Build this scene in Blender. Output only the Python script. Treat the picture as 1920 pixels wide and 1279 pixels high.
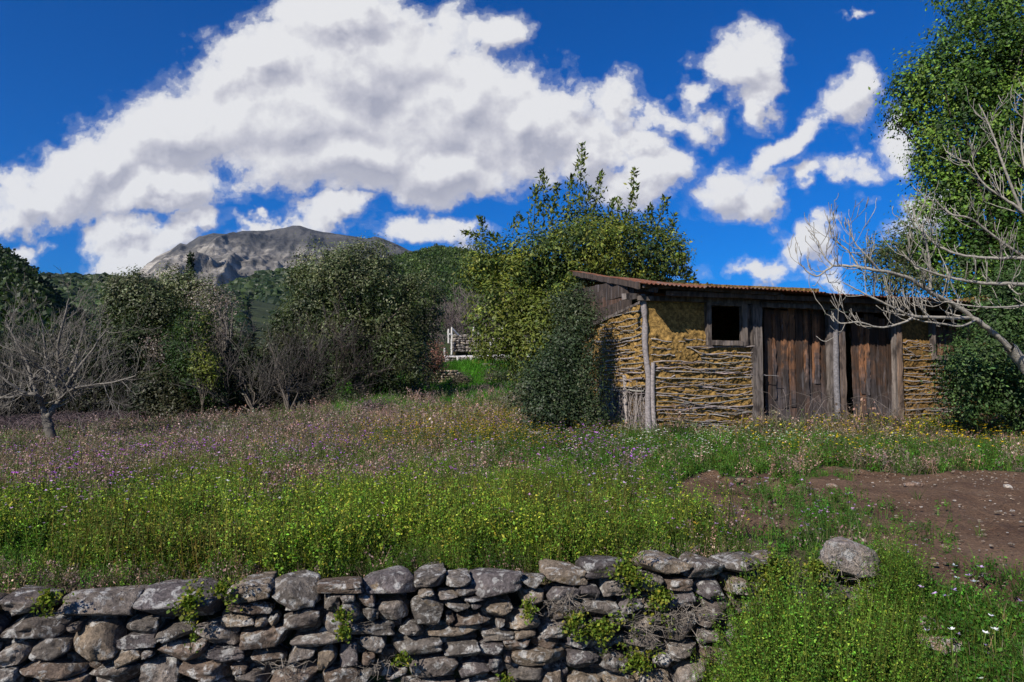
import bpy, bmesh, math, random
import numpy as np
from mathutils import Vector
R = math.radians
for o in list(bpy.data.objects): bpy.data.objects.remove(o)
S = bpy.context.scene
COL = S.collection
# ------------------------------------------------------------------ camera
CZ = 1.7; F = 1280.0; PITCH = R(3.1)
cam = bpy.data.cameras.new('camera'); cam.lens = 24; cam.sensor_width = 36
cam.clip_start = .05; cam.clip_end = 20000
co = bpy.data.objects.new('camera', cam); COL.objects.link(co)
co.location = (0, 0, CZ); co.rotation_euler = (math.pi/2 + PITCH, 0, 0)
S.camera = co
S.render.resolution_x = 1024; S.render.resolution_y = 682
def P(px, py, Y):
    """point at depth Y seen at photo pixel (px, py)"""
    v = 639.5 - py
    y = F*math.cos(PITCH) - v*math.sin(PITCH); z = F*math.sin(PITCH) + v*math.cos(PITCH)
    return np.array([(px-960)/y*Y, Y, CZ + z/y*Y])
# ------------------------------------------------------------------ light
SUN = np.array([.9, 1.2, -1.1]); SUN /= np.linalg.norm(SUN)      # direction light travels
sl = bpy.data.lights.new('sun', 'SUN'); sl.energy = 5.0; sl.angle = R(.5); sl.color = (1, .94, .85)
so = bpy.data.objects.new('sun', sl); COL.objects.link(so)
so.rotation_euler = Vector(SUN).to_track_quat('-Z', 'Y').to_euler()
W = bpy.data.worlds.new('World'); S.world = W; W.use_nodes = True
nt = W.node_tree; nt.nodes.clear()
def N(t, typ, **k):
    n = t.nodes.new(typ)
    for a, b in k.items(): setattr(n, a, b)
    return n
def math_(t, op, a, b=None, c=None, clamp=False):
    n = N(t, 'ShaderNodeMath', operation=op); n.use_clamp = clamp
    for i, v in enumerate((a, b, c)):
        if v is None: continue
        if isinstance(v, (int, float)): n.inputs[i].default_value = v
        else: t.links.new(v, n.inputs[i])
    return n.outputs[0]
def vm(t, op, a, b=None):
    n = N(t, 'ShaderNodeVectorMath', operation=op)
    for i, v in enumerate((a, b)):
        if v is None: continue
        if isinstance(v, (tuple, list)): n.inputs[i].default_value = v
        elif op == 'SCALE' and i == 1: n.inputs['Scale'].default_value = v
        else: t.links.new(v, n.inputs[i])
    return n.outputs['Value'] if op in ('LENGTH', 'DOT_PRODUCT') else n.outputs[0]
def noise(t, vec, scale, detail=4, rough=.55, out=0, dist=0.):
    n = N(t, 'ShaderNodeTexNoise'); n.inputs['Scale'].default_value = scale; n.inputs['Detail'].default_value = detail
    n.inputs['Roughness'].default_value = rough; n.inputs['Distortion'].default_value = dist
    if vec is not None: t.links.new(vec, n.inputs['Vector'])
    return n.outputs[out]
def mixc(t, f, a, b, mode='MIX'):
    n = N(t, 'ShaderNodeMix', data_type='RGBA', blend_type=mode)
    for i, v in ((0, f), (6, a), (7, b)):
        if isinstance(v, (int, float)): n.inputs[i].default_value = v
        elif isinstance(v, (tuple, list)): n.inputs[i].default_value = (*v[:3], 1)
        else: t.links.new(v, n.inputs[i])
    return n.outputs[2]
def ramp(t, f, stops, interp='LINEAR'):
    n = N(t, 'ShaderNodeValToRGB'); cr = n.color_ramp; cr.interpolation = interp
    while len(cr.elements) < len(stops): cr.elements.new(.5)
    for e, (p, c) in zip(cr.elements, stops):
        e.position = p; e.color = (c, c, c, 1) if isinstance(c, (int, float)) else (*c, 1)
    t.links.new(f, n.inputs[0]); return n.outputs[0]
# clouds: density as a function of direction on the sky (x/y, z/y)
CL = [(560,215,300,150,0),(690,110,250,135,0),(350,255,230,115,10),(200,305,190,85,12),(60,350,130,60,5),(860,220,230,120,0),
 (990,240,140,95,0),(660,20,170,80,0),(480,110,120,90,20),(820,320,190,75,5),(1050,190,70,55,0),(10,395,90,42,0),(300,370,170,55,0),
 (930,85,80,55,30),(1150,185,62,52,-10),(1205,325,110,62,10),(1300,225,60,45,30),(1420,360,120,40,25),(1180,260,60,40,0),(1240,215,70,38,20),(1385,95,62,55,50),(1310,160,80,30,40),(1415,150,40,50,0),
 (1360,345,115,48,28),(1490,265,105,32,28),(1550,338,66,28,5),(1330,375,80,32,10),(1590,185,50,50,-20),(1668,285,52,58,-10),(1595,50,30,9,5),
 (1400,505,85,26,15),(1510,455,62,36,40),(66,467,36,22,30),(245,480,95,48,15),(330,440,70,26,0),(610,412,58,26,0),(500,428,70,18,5),
 (790,455,100,34,-12),(230,430,60,40,0),(850,455,50,22,0),(1740,420,80,45,20),(1080,270,70,80,0),(640,300,260,90,0),(1560,410,40,18,10),(1530,510,60,18,0)]
g = bpy.data.node_groups.new('cloud_density', 'ShaderNodeTree')
g.interface.new_socket('v', in_out='INPUT', socket_type='NodeSocketVector')
g.interface.new_socket('d', in_out='OUTPUT', socket_type='NodeSocketFloat'); g.interface.new_socket('s', in_out='OUTPUT', socket_type='NodeSocketFloat')
gi = N(g, 'NodeGroupInput'); go = N(g, 'NodeGroupOutput')
base = gi.outputs[0]
w1 = vm(g, 'SCALE', vm(g, 'SUBTRACT', noise(g, base, 5, 3, .5, 1), (.5, .5, .5)), .20)
w2 = vm(g, 'SCALE', vm(g, 'SUBTRACT', noise(g, base, 26, 3, .6, 1), (.5, .5, .5)), .06)
wp = vm(g, 'MULTIPLY', vm(g, 'ADD', base, vm(g, 'ADD', w1, w2)), (1, 1, 0))
acc = None
for (cx, cy, rx, ry, rot) in CL:
    c = P(cx, cy, 1)
    m = N(g, 'ShaderNodeMapping', vector_type='TEXTURE')
    m.inputs['Location'].default_value = (c[0], c[2]-CZ, 0); m.inputs['Rotation'].default_value = (0, 0, R(rot))
    m.inputs['Scale'].default_value = (rx/F*1.12, ry/F*1.15, 1)
    g.links.new(wp, m.inputs['Vector'])
    k = min(1, .34 + math.sqrt(rx*ry)/160)*(.92 if cx > 1120 else 1)
    v = math_(g, 'MULTIPLY_ADD', vm(g, 'LENGTH', m.outputs[0]), -k, k)
    acc = v if acc is None else math_(g, 'SMOOTH_MAX', acc, v, .12)
acc = math_(g, 'MAXIMUM', acc, -.6)
fb = noise(g, base, 9, 9, .58)
fb2 = noise(g, base, 30, 6, .65)
den = math_(g, 'ADD', math_(g, 'ADD', acc, math_(g, 'MULTIPLY_ADD', fb, 1.35, -.70)), math_(g, 'MULTIPLY_ADD', fb2, .55, -.275))
g.links.new(den, go.inputs[0])
sm = math_(g, 'ADD', math_(g, 'MULTIPLY', acc, 1.1), math_(g, 'ADD', math_(g, 'MULTIPLY_ADD', noise(g, base, 6, 2, .5), .6, -.30), math_(g, 'MULTIPLY_ADD', noise(g, base, 24, 5, .6), .42, -.21))); g.links.new(sm, go.inputs[1])
tc = N(nt, 'ShaderNodeTexCoord'); sp = N(nt, 'ShaderNodeSeparateXYZ'); nt.links.new(tc.outputs['Generated'], sp.inputs[0])
yy = math_(nt, 'MAXIMUM', math_(nt, 'ABSOLUTE', sp.outputs[1]), .05)
cb = N(nt, 'ShaderNodeCombineXYZ')
nt.links.new(math_(nt, 'DIVIDE', sp.outputs[0], yy), cb.inputs[0]); nt.links.new(math_(nt, 'DIVIDE', sp.outputs[2], yy), cb.inputs[1])
def dens(off):
    n = N(nt, 'ShaderNodeGroup'); n.node_tree = g
    nt.links.new(vm(nt, 'ADD', cb.outputs[0], off), n.inputs[0]); return n.outputs
d0, s0_ = dens((0, 0, 0)); _, s1_ = dens((-.014, .026, 0)); 
wis = noise(nt, vm(nt, 'MULTIPLY', cb.outputs[0], (1, 1.7, 1)), 7, 7, .62, dist=.7)
cover = ramp(nt, math_(nt, 'ADD', math_(nt, 'ADD', d0, .22), math_(nt, 'MULTIPLY_ADD', wis, .75, -.375)), [(0.06, 0), (.20, .10), (.30, .38), (.42, .88), (.56, 1)], 'EASE')
top = math_(nt, 'MULTIPLY_ADD', math_(nt, 'SUBTRACT', s0_, s1_), 1.7, .58, True)
thick = math_(nt, 'MULTIPLY_ADD', math_(nt, 'ADD', math_(nt, 'MULTIPLY', d0, .45), math_(nt, 'MULTIPLY', s0_, .55)), -.60, 1.12, True)
lit = math_(nt, 'MULTIPLY_ADD', top, .55, math_(nt, 'MULTIPLY', thick, .45), True)
ccol = ramp(nt, lit, [(.10, (.26, .28, .40)), (.36, (.46, .47, .56)), (.55, (.62, .62, .69)), (.78, (.86, .86, .88))])
sky = N(nt, 'ShaderNodeTexSky', sky_type='NISHITA'); sky.sun_disc = False
sky.sun_elevation = math.asin(-SUN[2]); sky.sun_rotation = math.atan2(-SUN[0], -SUN[1])
sky.air_density = 1; sky.dust_density = .2; sky.ozone_density = 2
hs = N(nt, 'ShaderNodeHueSaturation'); hs.inputs['Saturation'].default_value = 1.0
nt.links.new(sky.outputs[0], hs.inputs['Color'])
SKYT = (.004, .31, .80); SKS = .1
blue = mixc(nt, 1, hs.outputs[0], SKYT, 'MULTIPLY')
cloudc = vm(nt, 'SCALE', ccol, 1/SKS*.70)
wcol = mixc(nt, cover, blue, cloudc)
bg = N(nt, 'ShaderNodeBackground'); bg.inputs[1].default_value = SKS
nt.links.new(wcol, bg.inputs[0])
wo = N(nt, 'ShaderNodeOutputWorld'); nt.links.new(bg.outputs[0], wo.inputs[0])
S.view_settings.view_transform = 'Standard'; S.view_settings.look = 'None'; S.view_settings.gamma = 1
S.view_settings.exposure = .42
S.cycles.max_bounces = 5; S.cycles.transparent_max_bounces = 4

# ------------------------------------------------------------------ numpy noise
def _h(i, j, k, s):
    n = (i*374761393 + j*668265263 + k*1274126177 + s*974711) & 0xffffffff
    n = ((n ^ (n >> 13))*1274126177) & 0xffffffff
    n = ((n ^ (n >> 16))*2246822519) & 0xffffffff
    return ((n ^ (n >> 15)) & 0xffffff)/float(0xffffff)
def vn(p, s=0):
    p = np.asarray(p, float); i = np.floor(p).astype(np.int64); f = p-i; f = f*f*(3-2*f)
    r = 0
    for a in (0, 1):
        for b in (0, 1):
            for c in (0, 1):
                w = (f[..., 0] if a else 1-f[..., 0])*(f[..., 1] if b else 1-f[..., 1])*(f[..., 2] if c else 1-f[..., 2])
                r = r + w*_h(i[..., 0]+a, i[..., 1]+b, i[..., 2]+c, s)
    return r*2-1
def fbm(p, o=4, s=0, g=.5, l=2.03):
    r = 0; a = 1; t = 0
    for k in range(o):
        r = r + a*vn(p, s+k*17); t += a; a *= g; p = np.asarray(p)*l
    return r/t
def ridged(p, o=5, s=0):
    r = 0; a = 1; t = 0
    for k in range(o):
        r = r + a*(1-np.abs(vn(p, s+k*13))*2); t += a; a *= .5; p = np.asarray(p)*2.1
    return r/t
def worley(p, s=0):
    p = np.asarray(p, float); i = np.floor(p).astype(np.int64); best = np.full(p.shape[:-1], 9.)
    for a in (-1, 0, 1):
        for b in (-1, 0, 1):
            for c in (-1, 0, 1):
                q = i + np.array([a, b, c])
                x = np.stack([_h(q[..., 0], q[..., 1], q[..., 2], s+m) for m in (1, 2, 3)], -1) + q
                best = np.minimum(best, ((p-x)**2).sum(-1))
    return np.sqrt(best)
def v3(x, y, z=0.): return np.stack(np.broadcast_arrays(x, y, z), -1).astype(float)
def unit(a): return a/np.maximum(np.linalg.norm(a, axis=-1, keepdims=True), 1e-9)
def sstep(a, b, x): t = np.clip((x-a)/(b-a), 0, 1); return t*t*(3-2*t)

# ------------------------------------------------------------------ objects
def tag(o, label=None, cat=None, group=None, kind=None):
    for k, v in (('label', label), ('category', cat), ('group', group), ('kind', kind)):
        if v: o[k] = v
    return o
def thing(name, label, cat, loc, group=None):
    o = bpy.data.objects.new(name, None); COL.objects.link(o); o.location = [float(c) for c in loc]; o.empty_display_size = .3
    return tag(o, label, cat, group)
class MB:
    """quads collected into one mesh; per-face colour and material slot"""
    def __init__(s): s.v = []; s.f = []; s.c = []; s.m = []; s.n = 0
    def add(s, v, f, c=(.5, .5, .5), m=0):
        v = np.asarray(v, float).reshape(-1, 3); f = np.asarray(f, np.int64).reshape(-1, 4)
        s.v.append(v); s.f.append(f+s.n); s.n += len(v)
        c = np.asarray(c, float); s.c.append(np.broadcast_to(c, (len(f), 3)).copy() if c.ndim == 1 else c)
        s.m.append(np.full(len(f), m, np.int32))
    def build(s, name, mats, parent=None, smooth=False, origin=None):
        v = np.concatenate(s.v); f = np.concatenate(s.f); c = np.concatenate(s.c); mi = np.concatenate(s.m)
        off = np.zeros(3)
        if parent is not None: off = np.array(wloc(parent))
        elif origin is not None: off = np.array(origin, float)
        me = bpy.data.meshes.new(name)
        me.vertices.add(len(v)); me.vertices.foreach_set('co', (v-off).astype(np.float32).ravel())
        me.loops.add(len(f)*4); me.loops.foreach_set('vertex_index', f.astype(np.int32).ravel())
        me.polygons.add(len(f)); me.polygons.foreach_set('loop_start', np.arange(0, len(f)*4, 4, dtype=np.int32))
        me.polygons.foreach_set('loop_total', np.full(len(f), 4, np.int32))
        me.polygons.foreach_set('material_index', mi)
        me.polygons.foreach_set('use_smooth', np.full(len(f), smooth))
        a = me.attributes.new('tint', 'FLOAT_COLOR', 'FACE')
        a.data.foreach_set('color', np.concatenate([c, np.ones((len(c), 1))], 1).astype(np.float32).ravel())
        me.update(); me.validate()
        for m in (mats if isinstance(mats, (list, tuple)) else [mats]): me.materials.append(m)
        o = bpy.data.objects.new(name, me); COL.objects.link(o)
        if parent is not None: o.parent = parent
        elif origin is not None: o.location = [float(q) for q in origin]
        return o
def wloc(o):
    l = Vector(o.location)
    while o.parent: o = o.parent; l = l + Vector(o.location)
    return l
def gridf(nu, nv, wrap=False):
    i = np.arange(nu-1)[:, None]*nv + np.arange(nv-1)[None, :]
    return np.stack([i, i+nv, i+nv+1, i+1], -1).reshape(-1, 4)
def tube(mb, pts, rad, sides=5, col=(.3, .3, .3), m=0, flat=1., up=None, cap=False, phase=0.):
    pts = np.asarray(pts, float); n = len(pts); rad = np.broadcast_to(np.asarray(rad, float), (n,))
    t = unit(np.gradient(pts, axis=0))
    ref = np.array(up if up is not None else ((0, 0, 1.) if abs(t[:, 2]).mean() < .8 else (1., 0, 0)), float)
    a = unit(np.cross(t, ref)); b = unit(np.cross(a, t))
    ang = np.arange(sides)/sides*2*np.pi + phase + (np.pi/4 if sides == 4 else 0)
    ring = np.cos(ang)[None, :, None]*a[:, None]*rad[:, None, None] + np.sin(ang)[None, :, None]*b[:, None]*rad[:, None, None]*flat
    v = (pts[:, None] + ring).reshape(-1, 3)
    i = np.arange(n-1)[:, None]*sides; j = np.arange(sides)[None, :]; k = (j+1) % sides
    f = np.stack([i+j, i+k, i+sides+k, i+sides+j], -1).reshape(-1, 4)
    if cap and sides == 4: f = np.concatenate([f, [[3, 2, 1, 0]], [[(n-1)*4+q for q in range(4)]]])
    if cap and sides == 8:
        for o_ in (0, (n-1)*8):
            f = np.concatenate([f, [[o_, o_+1, o_+2, o_+3], [o_, o_+3, o_+4, o_+7], [o_+4, o_+5, o_+6, o_+7]]])
    mb.add(v, f, col, m)
def boxp(mb, p0, p1, w, th, wdir, col, rng=None, seg=6, jit=.004, m=0):
    """plank/beam from p0 to p1, width w along wdir, thickness th"""
    p0 = np.asarray(p0, float); p1 = np.asarray(p1, float)
    t = unit(p1-p0); wd = np.asarray(wdir, float); wd = unit(wd - t*np.dot(wd, t)); nd = np.cross(t, wd)
    s = np.linspace(0, 1, seg+1)[:, None]; c = p0 + (p1-p0)*s
    j = (lambda: rng.normal(0, jit, (seg+1, 1))) if rng is not None else (lambda: 0)
    L = [c - wd*(w/2+j()) - nd*th/2, c + wd*(w/2+j()) - nd*th/2, c + wd*(w/2+j()) + nd*(th/2+j()*.5), c - wd*(w/2+j()) + nd*(th/2+j()*.5)]
    v = np.stack(L, 1).reshape(-1, 3)
    i = np.arange(seg)[:, None]*4; q = np.arange(4)[None]; k = (q+1) % 4
    f = np.stack([i+q, i+k, i+4+k, i+4+q], -1).reshape(-1, 4)
    f = np.concatenate([f, [[3, 2, 1, 0]], [[seg*4+q for q in range(4)]]])
    if callable(col):
        sc_ = (np.arange(seg)+.5)/seg; cc = np.repeat(np.array([col(q_) for q_ in sc_]), 4, 0); col = np.concatenate([cc, cc[:1], cc[-1:]])
    mb.add(v, f, col, m)
_cs = {}
def cubesphere(n):
    if n not in _cs:
        bm = bmesh.new(); bmesh.ops.create_cube(bm, size=2)
        bmesh.ops.subdivide_edges(bm, edges=bm.edges[:], cuts=n, use_grid_fill=True)
        bm.verts.index_update()
        _cs[n] = (np.array([v.co[:] for v in bm.verts]), np.array([[v.index for v in f.verts] for f in bm.faces])); bm.free()
    return _cs[n]
def stone(mb, c, size, rng, ax=None, n=7, e=.5, col=(.5, .5, .5), rough=.07, m=0, rot=0.):
    """rounded irregular stone; ax = 3 axes rows"""
    v, f = cubesphere(n); sph = unit(v)
    p = sph*(1-e) + v*e; p = p/np.abs(p).max()
    sd = int(rng.integers(1e6)); q = p + sd*.37
    p = p*(1 + rough*1.6*fbm(q*1.1, 2, sd)[:, None] + rough*.9*fbm(q*3.1, 3, sd+3)[:, None] + rough*.3*fbm(q*9, 2, sd+5)[:, None])
    for _ in range(9):                                  # broken faces
        nn = unit(rng.normal(size=3)); h = rng.uniform(.74, 1.0)
        d = p@nn - h; p = p - np.where(d > 0, d*.85, 0)[:, None]*nn
    lo_ = np.percentile(p, 1, axis=0); hi_ = np.percentile(p, 99, axis=0); p = (p-(lo_+hi_)/2)/((hi_-lo_)/2)
    p = p*np.asarray(size)/2
    if rot:
        cr, sr = math.cos(rot), math.sin(rot); p = np.stack([p[:, 0]*cr-p[:, 2]*sr, p[:, 1], p[:, 0]*sr+p[:, 2]*cr], 1)
    if ax is not None: p = p@np.asarray(ax)
    mb.add(p + np.asarray(c), f, col, m)
def leaves(mb, c, size, col, rng, aspect=.45, out=None, bias=0., jit=.25, colvar=.25, m=0, nrm=None):
    c = np.asarray(c, float); n = len(c)
    a = unit(rng.normal(size=(n, 3)))
    if out is not None: a = unit(a + np.asarray(out)*bias)
    b = unit(np.cross(a, rng.normal(size=(n, 3))))
    if nrm is not None:
        nn = unit(nrm + rng.normal(0, .38, (n, 3))); a = unit(a - nn*(a*nn).sum(1, keepdims=True)); b = np.cross(nn, a)
    s = (size*(1+rng.normal(0, jit, n)).clip(.4, 1.8))[:, None] if np.isscalar(size) else (np.asarray(size)*(1+rng.normal(0, jit, n)).clip(.4, 1.8))[:, None]
    w = s*aspect
    v = np.stack([c, c + a*s*.45 + b*w*.5, c + a*s, c + a*s*.5 - b*w*.5], 1).reshape(-1, 3)
    f = np.arange(4*n).reshape(-1, 4)
    col = np.asarray(col, float); col = np.broadcast_to(col, (n, 3)) if col.ndim == 1 else col
    k = np.exp(rng.normal(0, colvar, (n, 1))); cc = (col*k*(1+rng.normal(0, .06, (n, 3)))).clip(.004, .9)
    mb.add(v, f, cc, m)

# ------------------------------------------------------------------ materials
def newmat(name):
    m = bpy.data.materials.new(name); m.use_nodes = True; t = m.node_tree; t.nodes.clear()
    o = N(t, 'ShaderNodeOutputMaterial'); b = N(t, 'ShaderNodeBsdfPrincipled'); t.links.new(b.outputs[0], o.inputs[0])
    b.inputs['Specular IOR Level'].default_value = .25; b.inputs['Roughness'].default_value = .85
    return m, t, b, o
def coords(t, kind='Object', scale=(1, 1, 1)):
    c = N(t, 'ShaderNodeTexCoord').outputs[kind]
    if kind == 'Object' and scale == (1, 1, 1): return c
    mp = N(t, 'ShaderNodeMapping'); mp.inputs['Scale'].default_value = scale; t.links.new(c, mp.inputs[0]); return mp.outputs[0]
def attr(t): return N(t, 'ShaderNodeAttribute', attribute_name='tint').outputs['Color']
def bump(t, b, h, strength=.5, dist=.02):
    n = N(t, 'ShaderNodeBump'); n.inputs['Strength'].default_value = strength; n.inputs['Distance'].default_value = dist
    t.links.new(h, n.inputs['Height']); t.links.new(n.outputs[0], b.inputs['Normal'])
def pos(t): return N(t, 'ShaderNodeNewGeometry').outputs['Position']
def m_leaf(name, trans=.3, rough=.5, spec=.3):
    m, t, b, o = newmat(name); a = attr(t)
    t.links.new(a, b.inputs['Base Color']); b.inputs['Roughness'].default_value = rough; b.inputs['Specular IOR Level'].default_value = spec
    tr = N(t, 'ShaderNodeBsdfTranslucent'); t.links.new(mixc(t, 1, a, (1.0, 1.15, .5), 'MULTIPLY'), tr.inputs[0])
    mx = N(t, 'ShaderNodeMixShader'); mx.inputs[0].default_value = trans
    t.links.new(b.outputs[0], mx.inputs[1]); t.links.new(tr.outputs[0], mx.inputs[2]); t.links.new(mx.outputs[0], o.inputs[0]); return m
LEAF = m_leaf('leaf'); GLOSSY = m_leaf('glossy_leaf', .25, .55, .25); GRASS = m_leaf('grass_blade', .35, .6, .2)
def m_bark(name, sc=30, amt=.5):
    m, t, b, o = newmat(name); a = attr(t); n = noise(t, pos(t), sc, 5, .65)
    t.links.new(mixc(t, 1, a, ramp(t, n, [(.3, 1-amt), (.7, 1+amt)]), 'MULTIPLY'), b.inputs['Base Color']); bump(t, b, n, .6, .01); return m
BARK = m_bark('bark'); TWIG = m_bark('twig', 12, .25)
def m_wood():
    m, t, b, o = newmat('weathered_wood'); a = attr(t)
    g1 = noise(t, coords(t, 'Object', (26, 26, 1.6)), 1.0, 6, .65, dist=.4); g2 = noise(t, coords(t, 'Object', (70, 70, 4)), 1., 3, .6)
    k = ramp(t, g1, [(.28, .25), (.5, .85), (.72, 1.55)]); c = mixc(t, 1, a, k, 'MULTIPLY')
    kn = noise(t, coords(t, 'Object', (5, 5, 2.2)), 1.6, 3, .6)
    c = mixc(t, ramp(t, kn, [(.38, .85), (.52, 0)]), c, (.035, .027, .024))
    c = mixc(t, ramp(t, noise(t, coords(t, 'Object', (9, 9, 1.2)), 1.3, 4, .6), [(.58, 0), (.72, .55)]), c, (.17, .155, .16))
    t.links.new(c, b.inputs['Base Color']); bump(t, b, math_(t, 'ADD', g1, math_(t, 'MULTIPLY', g2, .4)), .8, .015); return m
WOOD = m_wood()
def m_stone():
    m, t, b, o = newmat('lichen_stone'); p = pos(t); a = attr(t)
    n1 = noise(t, p, 9, 6, .6); n2 = noise(t, p, 45, 6, .7); n3 = noise(t, p, 16, 5, .68, dist=.6)
    c = mixc(t, 1, a, ramp(t, n1, [(.3, (.55, .50, .46)), (.55, (1, .93, .85)), (.75, (1.45, 1.28, 1.06))]), 'MULTIPLY')
    c = mixc(t, ramp(t, n3, [(.53, 0), (.60, .8)]), c, (.48, .465, .44))
    v = N(t, 'ShaderNodeTexVoronoi'); v.inputs['Scale'].default_value = 17; t.links.new(vm(t, 'ADD', p, vm(t, 'SCALE', noise(t, p, 30, 3, .6, 1), .03)), v.inputs[0])
    sp_ = math_(t, 'MULTIPLY', ramp(t, v.outputs['Distance'], [(.22, 1), (.32, 0)]), ramp(t, noise(t, p, 5, 2), [(.5, 0), (.6, 1)]))
    c = mixc(t, math_(t, 'MULTIPLY', sp_, .75), c, (.46, .45, .43))
    c = mixc(t, ramp(t, noise(t, p, 13, 4, .6), [(.64, 0), (.72, .5)]), c, (.26, .17, .06))
    c = mixc(t, ramp(t, noise(t, p, 3.1, 6, .72), [(.52, 0), (.68, .6)]), c, (.045, .04, .036))
    c = mixc(t, 1, c, ramp(t, n2, [(.3, .42), (.7, 1.5)]), 'MULTIPLY')
    t.links.new(c, b.inputs['Base Color']); b.inputs['Roughness'].default_value = .95; b.inputs['Specular IOR Level'].default_value = .12
    bump(t, b, math_(t, 'ADD', n2, math_(t, 'MULTIPLY', n1, 1.2)), 1., .03); return m
STONE = m_stone()
def m_mud():
    m, t, b, o = newmat('mud_daub'); p = pos(t); a = attr(t); n1 = noise(t, p, 14, 6, .65); n2 = noise(t, p, 70, 4, .6)
    c = mixc(t, 1, a, ramp(t, n1, [(.3, .55), (.7, 1.4)]), 'MULTIPLY'); c = mixc(t, 1, c, ramp(t, n2, [(.3, .7), (.7, 1.3)]), 'MULTIPLY')
    t.links.new(c, b.inputs['Base Color']); b.inputs['Roughness'].default_value = 1; bump(t, b, math_(t, 'ADD', n1, math_(t, 'MULTIPLY', n2, .5)), .9, .02); return m
MUD = m_mud()
def m_ground():
    m, t, b, o = newmat('meadow_soil'); p = pos(t)
    c = mixc(t, ramp(t, noise(t, p, 1.3, 6, .65), [(.4, 0), (.6, 1)]), (.028, .04, .012), (.065, .048, .032))
    c = mixc(t, 1, c, ramp(t, noise(t, p, 30, 5, .7), [(.3, .5), (.7, 1.6)]), 'MULTIPLY')
    t.links.new(c, b.inputs['Base Color']); bump(t, b, noise(t, p, 14, 5, .7), .8, .04); b.inputs['Roughness'].default_value = 1; return m
GROUND = m_ground()
def m_dirt():
    m, t, b, o = newmat('bare_earth'); p = pos(t); n1 = noise(t, p, 1.6, 5, .6); n2 = noise(t, p, 38, 6, .7)
    c = ramp(t, n1, [(.35, (.10, .055, .033)), (.65, (.185, .115, .072))])
    c = mixc(t, 1, c, ramp(t, n2, [(.3, .55), (.7, 1.5)]), 'MULTIPLY')
    v = N(t, 'ShaderNodeTexVoronoi'); v.inputs['Scale'].default_value = 26; t.links.new(p, v.inputs[0])
    c = mixc(t, ramp(t, v.outputs['Distance'], [(.1, .6), (.16, 0)]), c, (.22, .17, .13))
    t.links.new(c, b.inputs['Base Color']); b.inputs['Roughness'].default_value = 1
    bump(t, b, math_(t, 'ADD', n2, noise(t, p, 9, 4, .6)), 1., .05); return m
DIRT = m_dirt()
def m_rust():
    m, t, b, o = newmat('rusty_iron'); n1 = noise(t, pos(t), 4, 6, .7)
    t.links.new(ramp(t, n1, [(.35, (.10, .035, .018)), (.5, (.2, .075, .035)), (.62, (.17, .13, .11)), (.75, (.30, .27, .25))]), b.inputs['Base Color'])
    b.inputs['Metallic'].default_value = .25; b.inputs['Roughness'].default_value = .65; bump(t, b, n1, .4, .01); return m
RUST = m_rust()
def m_rock():
    m, t, b, o = newmat('limestone_mountain'); p = pos(t)
    q = N(t, 'ShaderNodeMapping'); q.inputs['Scale'].default_value = (.0012, .0012, .013); q.inputs['Rotation'].default_value = (0, .12, 0); t.links.new(p, q.inputs[0])
    st = noise(t, q.outputs[0], 1.5, 7, .65); n = noise(t, p, .006, 8, .65)
    c = ramp(t, n, [(.34, (.08, .077, .074)), (.47, (.19, .172, .152)), (.60, (.38, .345, .295))])
    c = mixc(t, 1, c, ramp(t, st, [(.35, .5), (.6, 1.35)]), 'MULTIPLY')
    sep = N(t, 'ShaderNodeSeparateXYZ'); t.links.new(p, sep.inputs[0])
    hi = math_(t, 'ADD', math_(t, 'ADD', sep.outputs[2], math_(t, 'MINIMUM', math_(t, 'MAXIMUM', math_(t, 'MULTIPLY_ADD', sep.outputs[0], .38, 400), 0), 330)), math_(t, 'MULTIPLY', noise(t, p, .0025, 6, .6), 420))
    c = mixc(t, ramp(t, math_(t, 'DIVIDE', hi, 1220), [(.66, 0), (.72, .85)]), c, (.045, .045, .048))  # dark upper and right band: cloud shadow put into the rock colour
    t.links.new(c, b.inputs['Base Color']); b.inputs['Roughness'].default_value = 1; b.inputs['Specular IOR Level'].default_value = .05
    bump(t, b, math_(t, 'ADD', st, n), 1., 45); return m
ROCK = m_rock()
def m_plain(name, col, rough=.9):
    m, t, b, o = newmat(name); n = noise(t, pos(t), 8, 5, .65)
    t.links.new(mixc(t, 1, col, ramp(t, n, [(.3, .6), (.7, 1.35)]), 'MULTIPLY'), b.inputs['Base Color']); b.inputs['Roughness'].default_value = rough; bump(t, b, n, .5, .02); return m
def m_hill():
    m, t, b, o = newmat('forest_floor'); p = pos(t); n = noise(t, p, .05, 6, .7)
    t.links.new(ramp(t, n, [(.35, (.010, .018, .006)), (.6, (.03, .042, .014)), (.8, (.09, .085, .05))]), b.inputs['Base Color']); b.inputs['Roughness'].default_value = 1; return m
HILL = m_hill()
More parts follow.
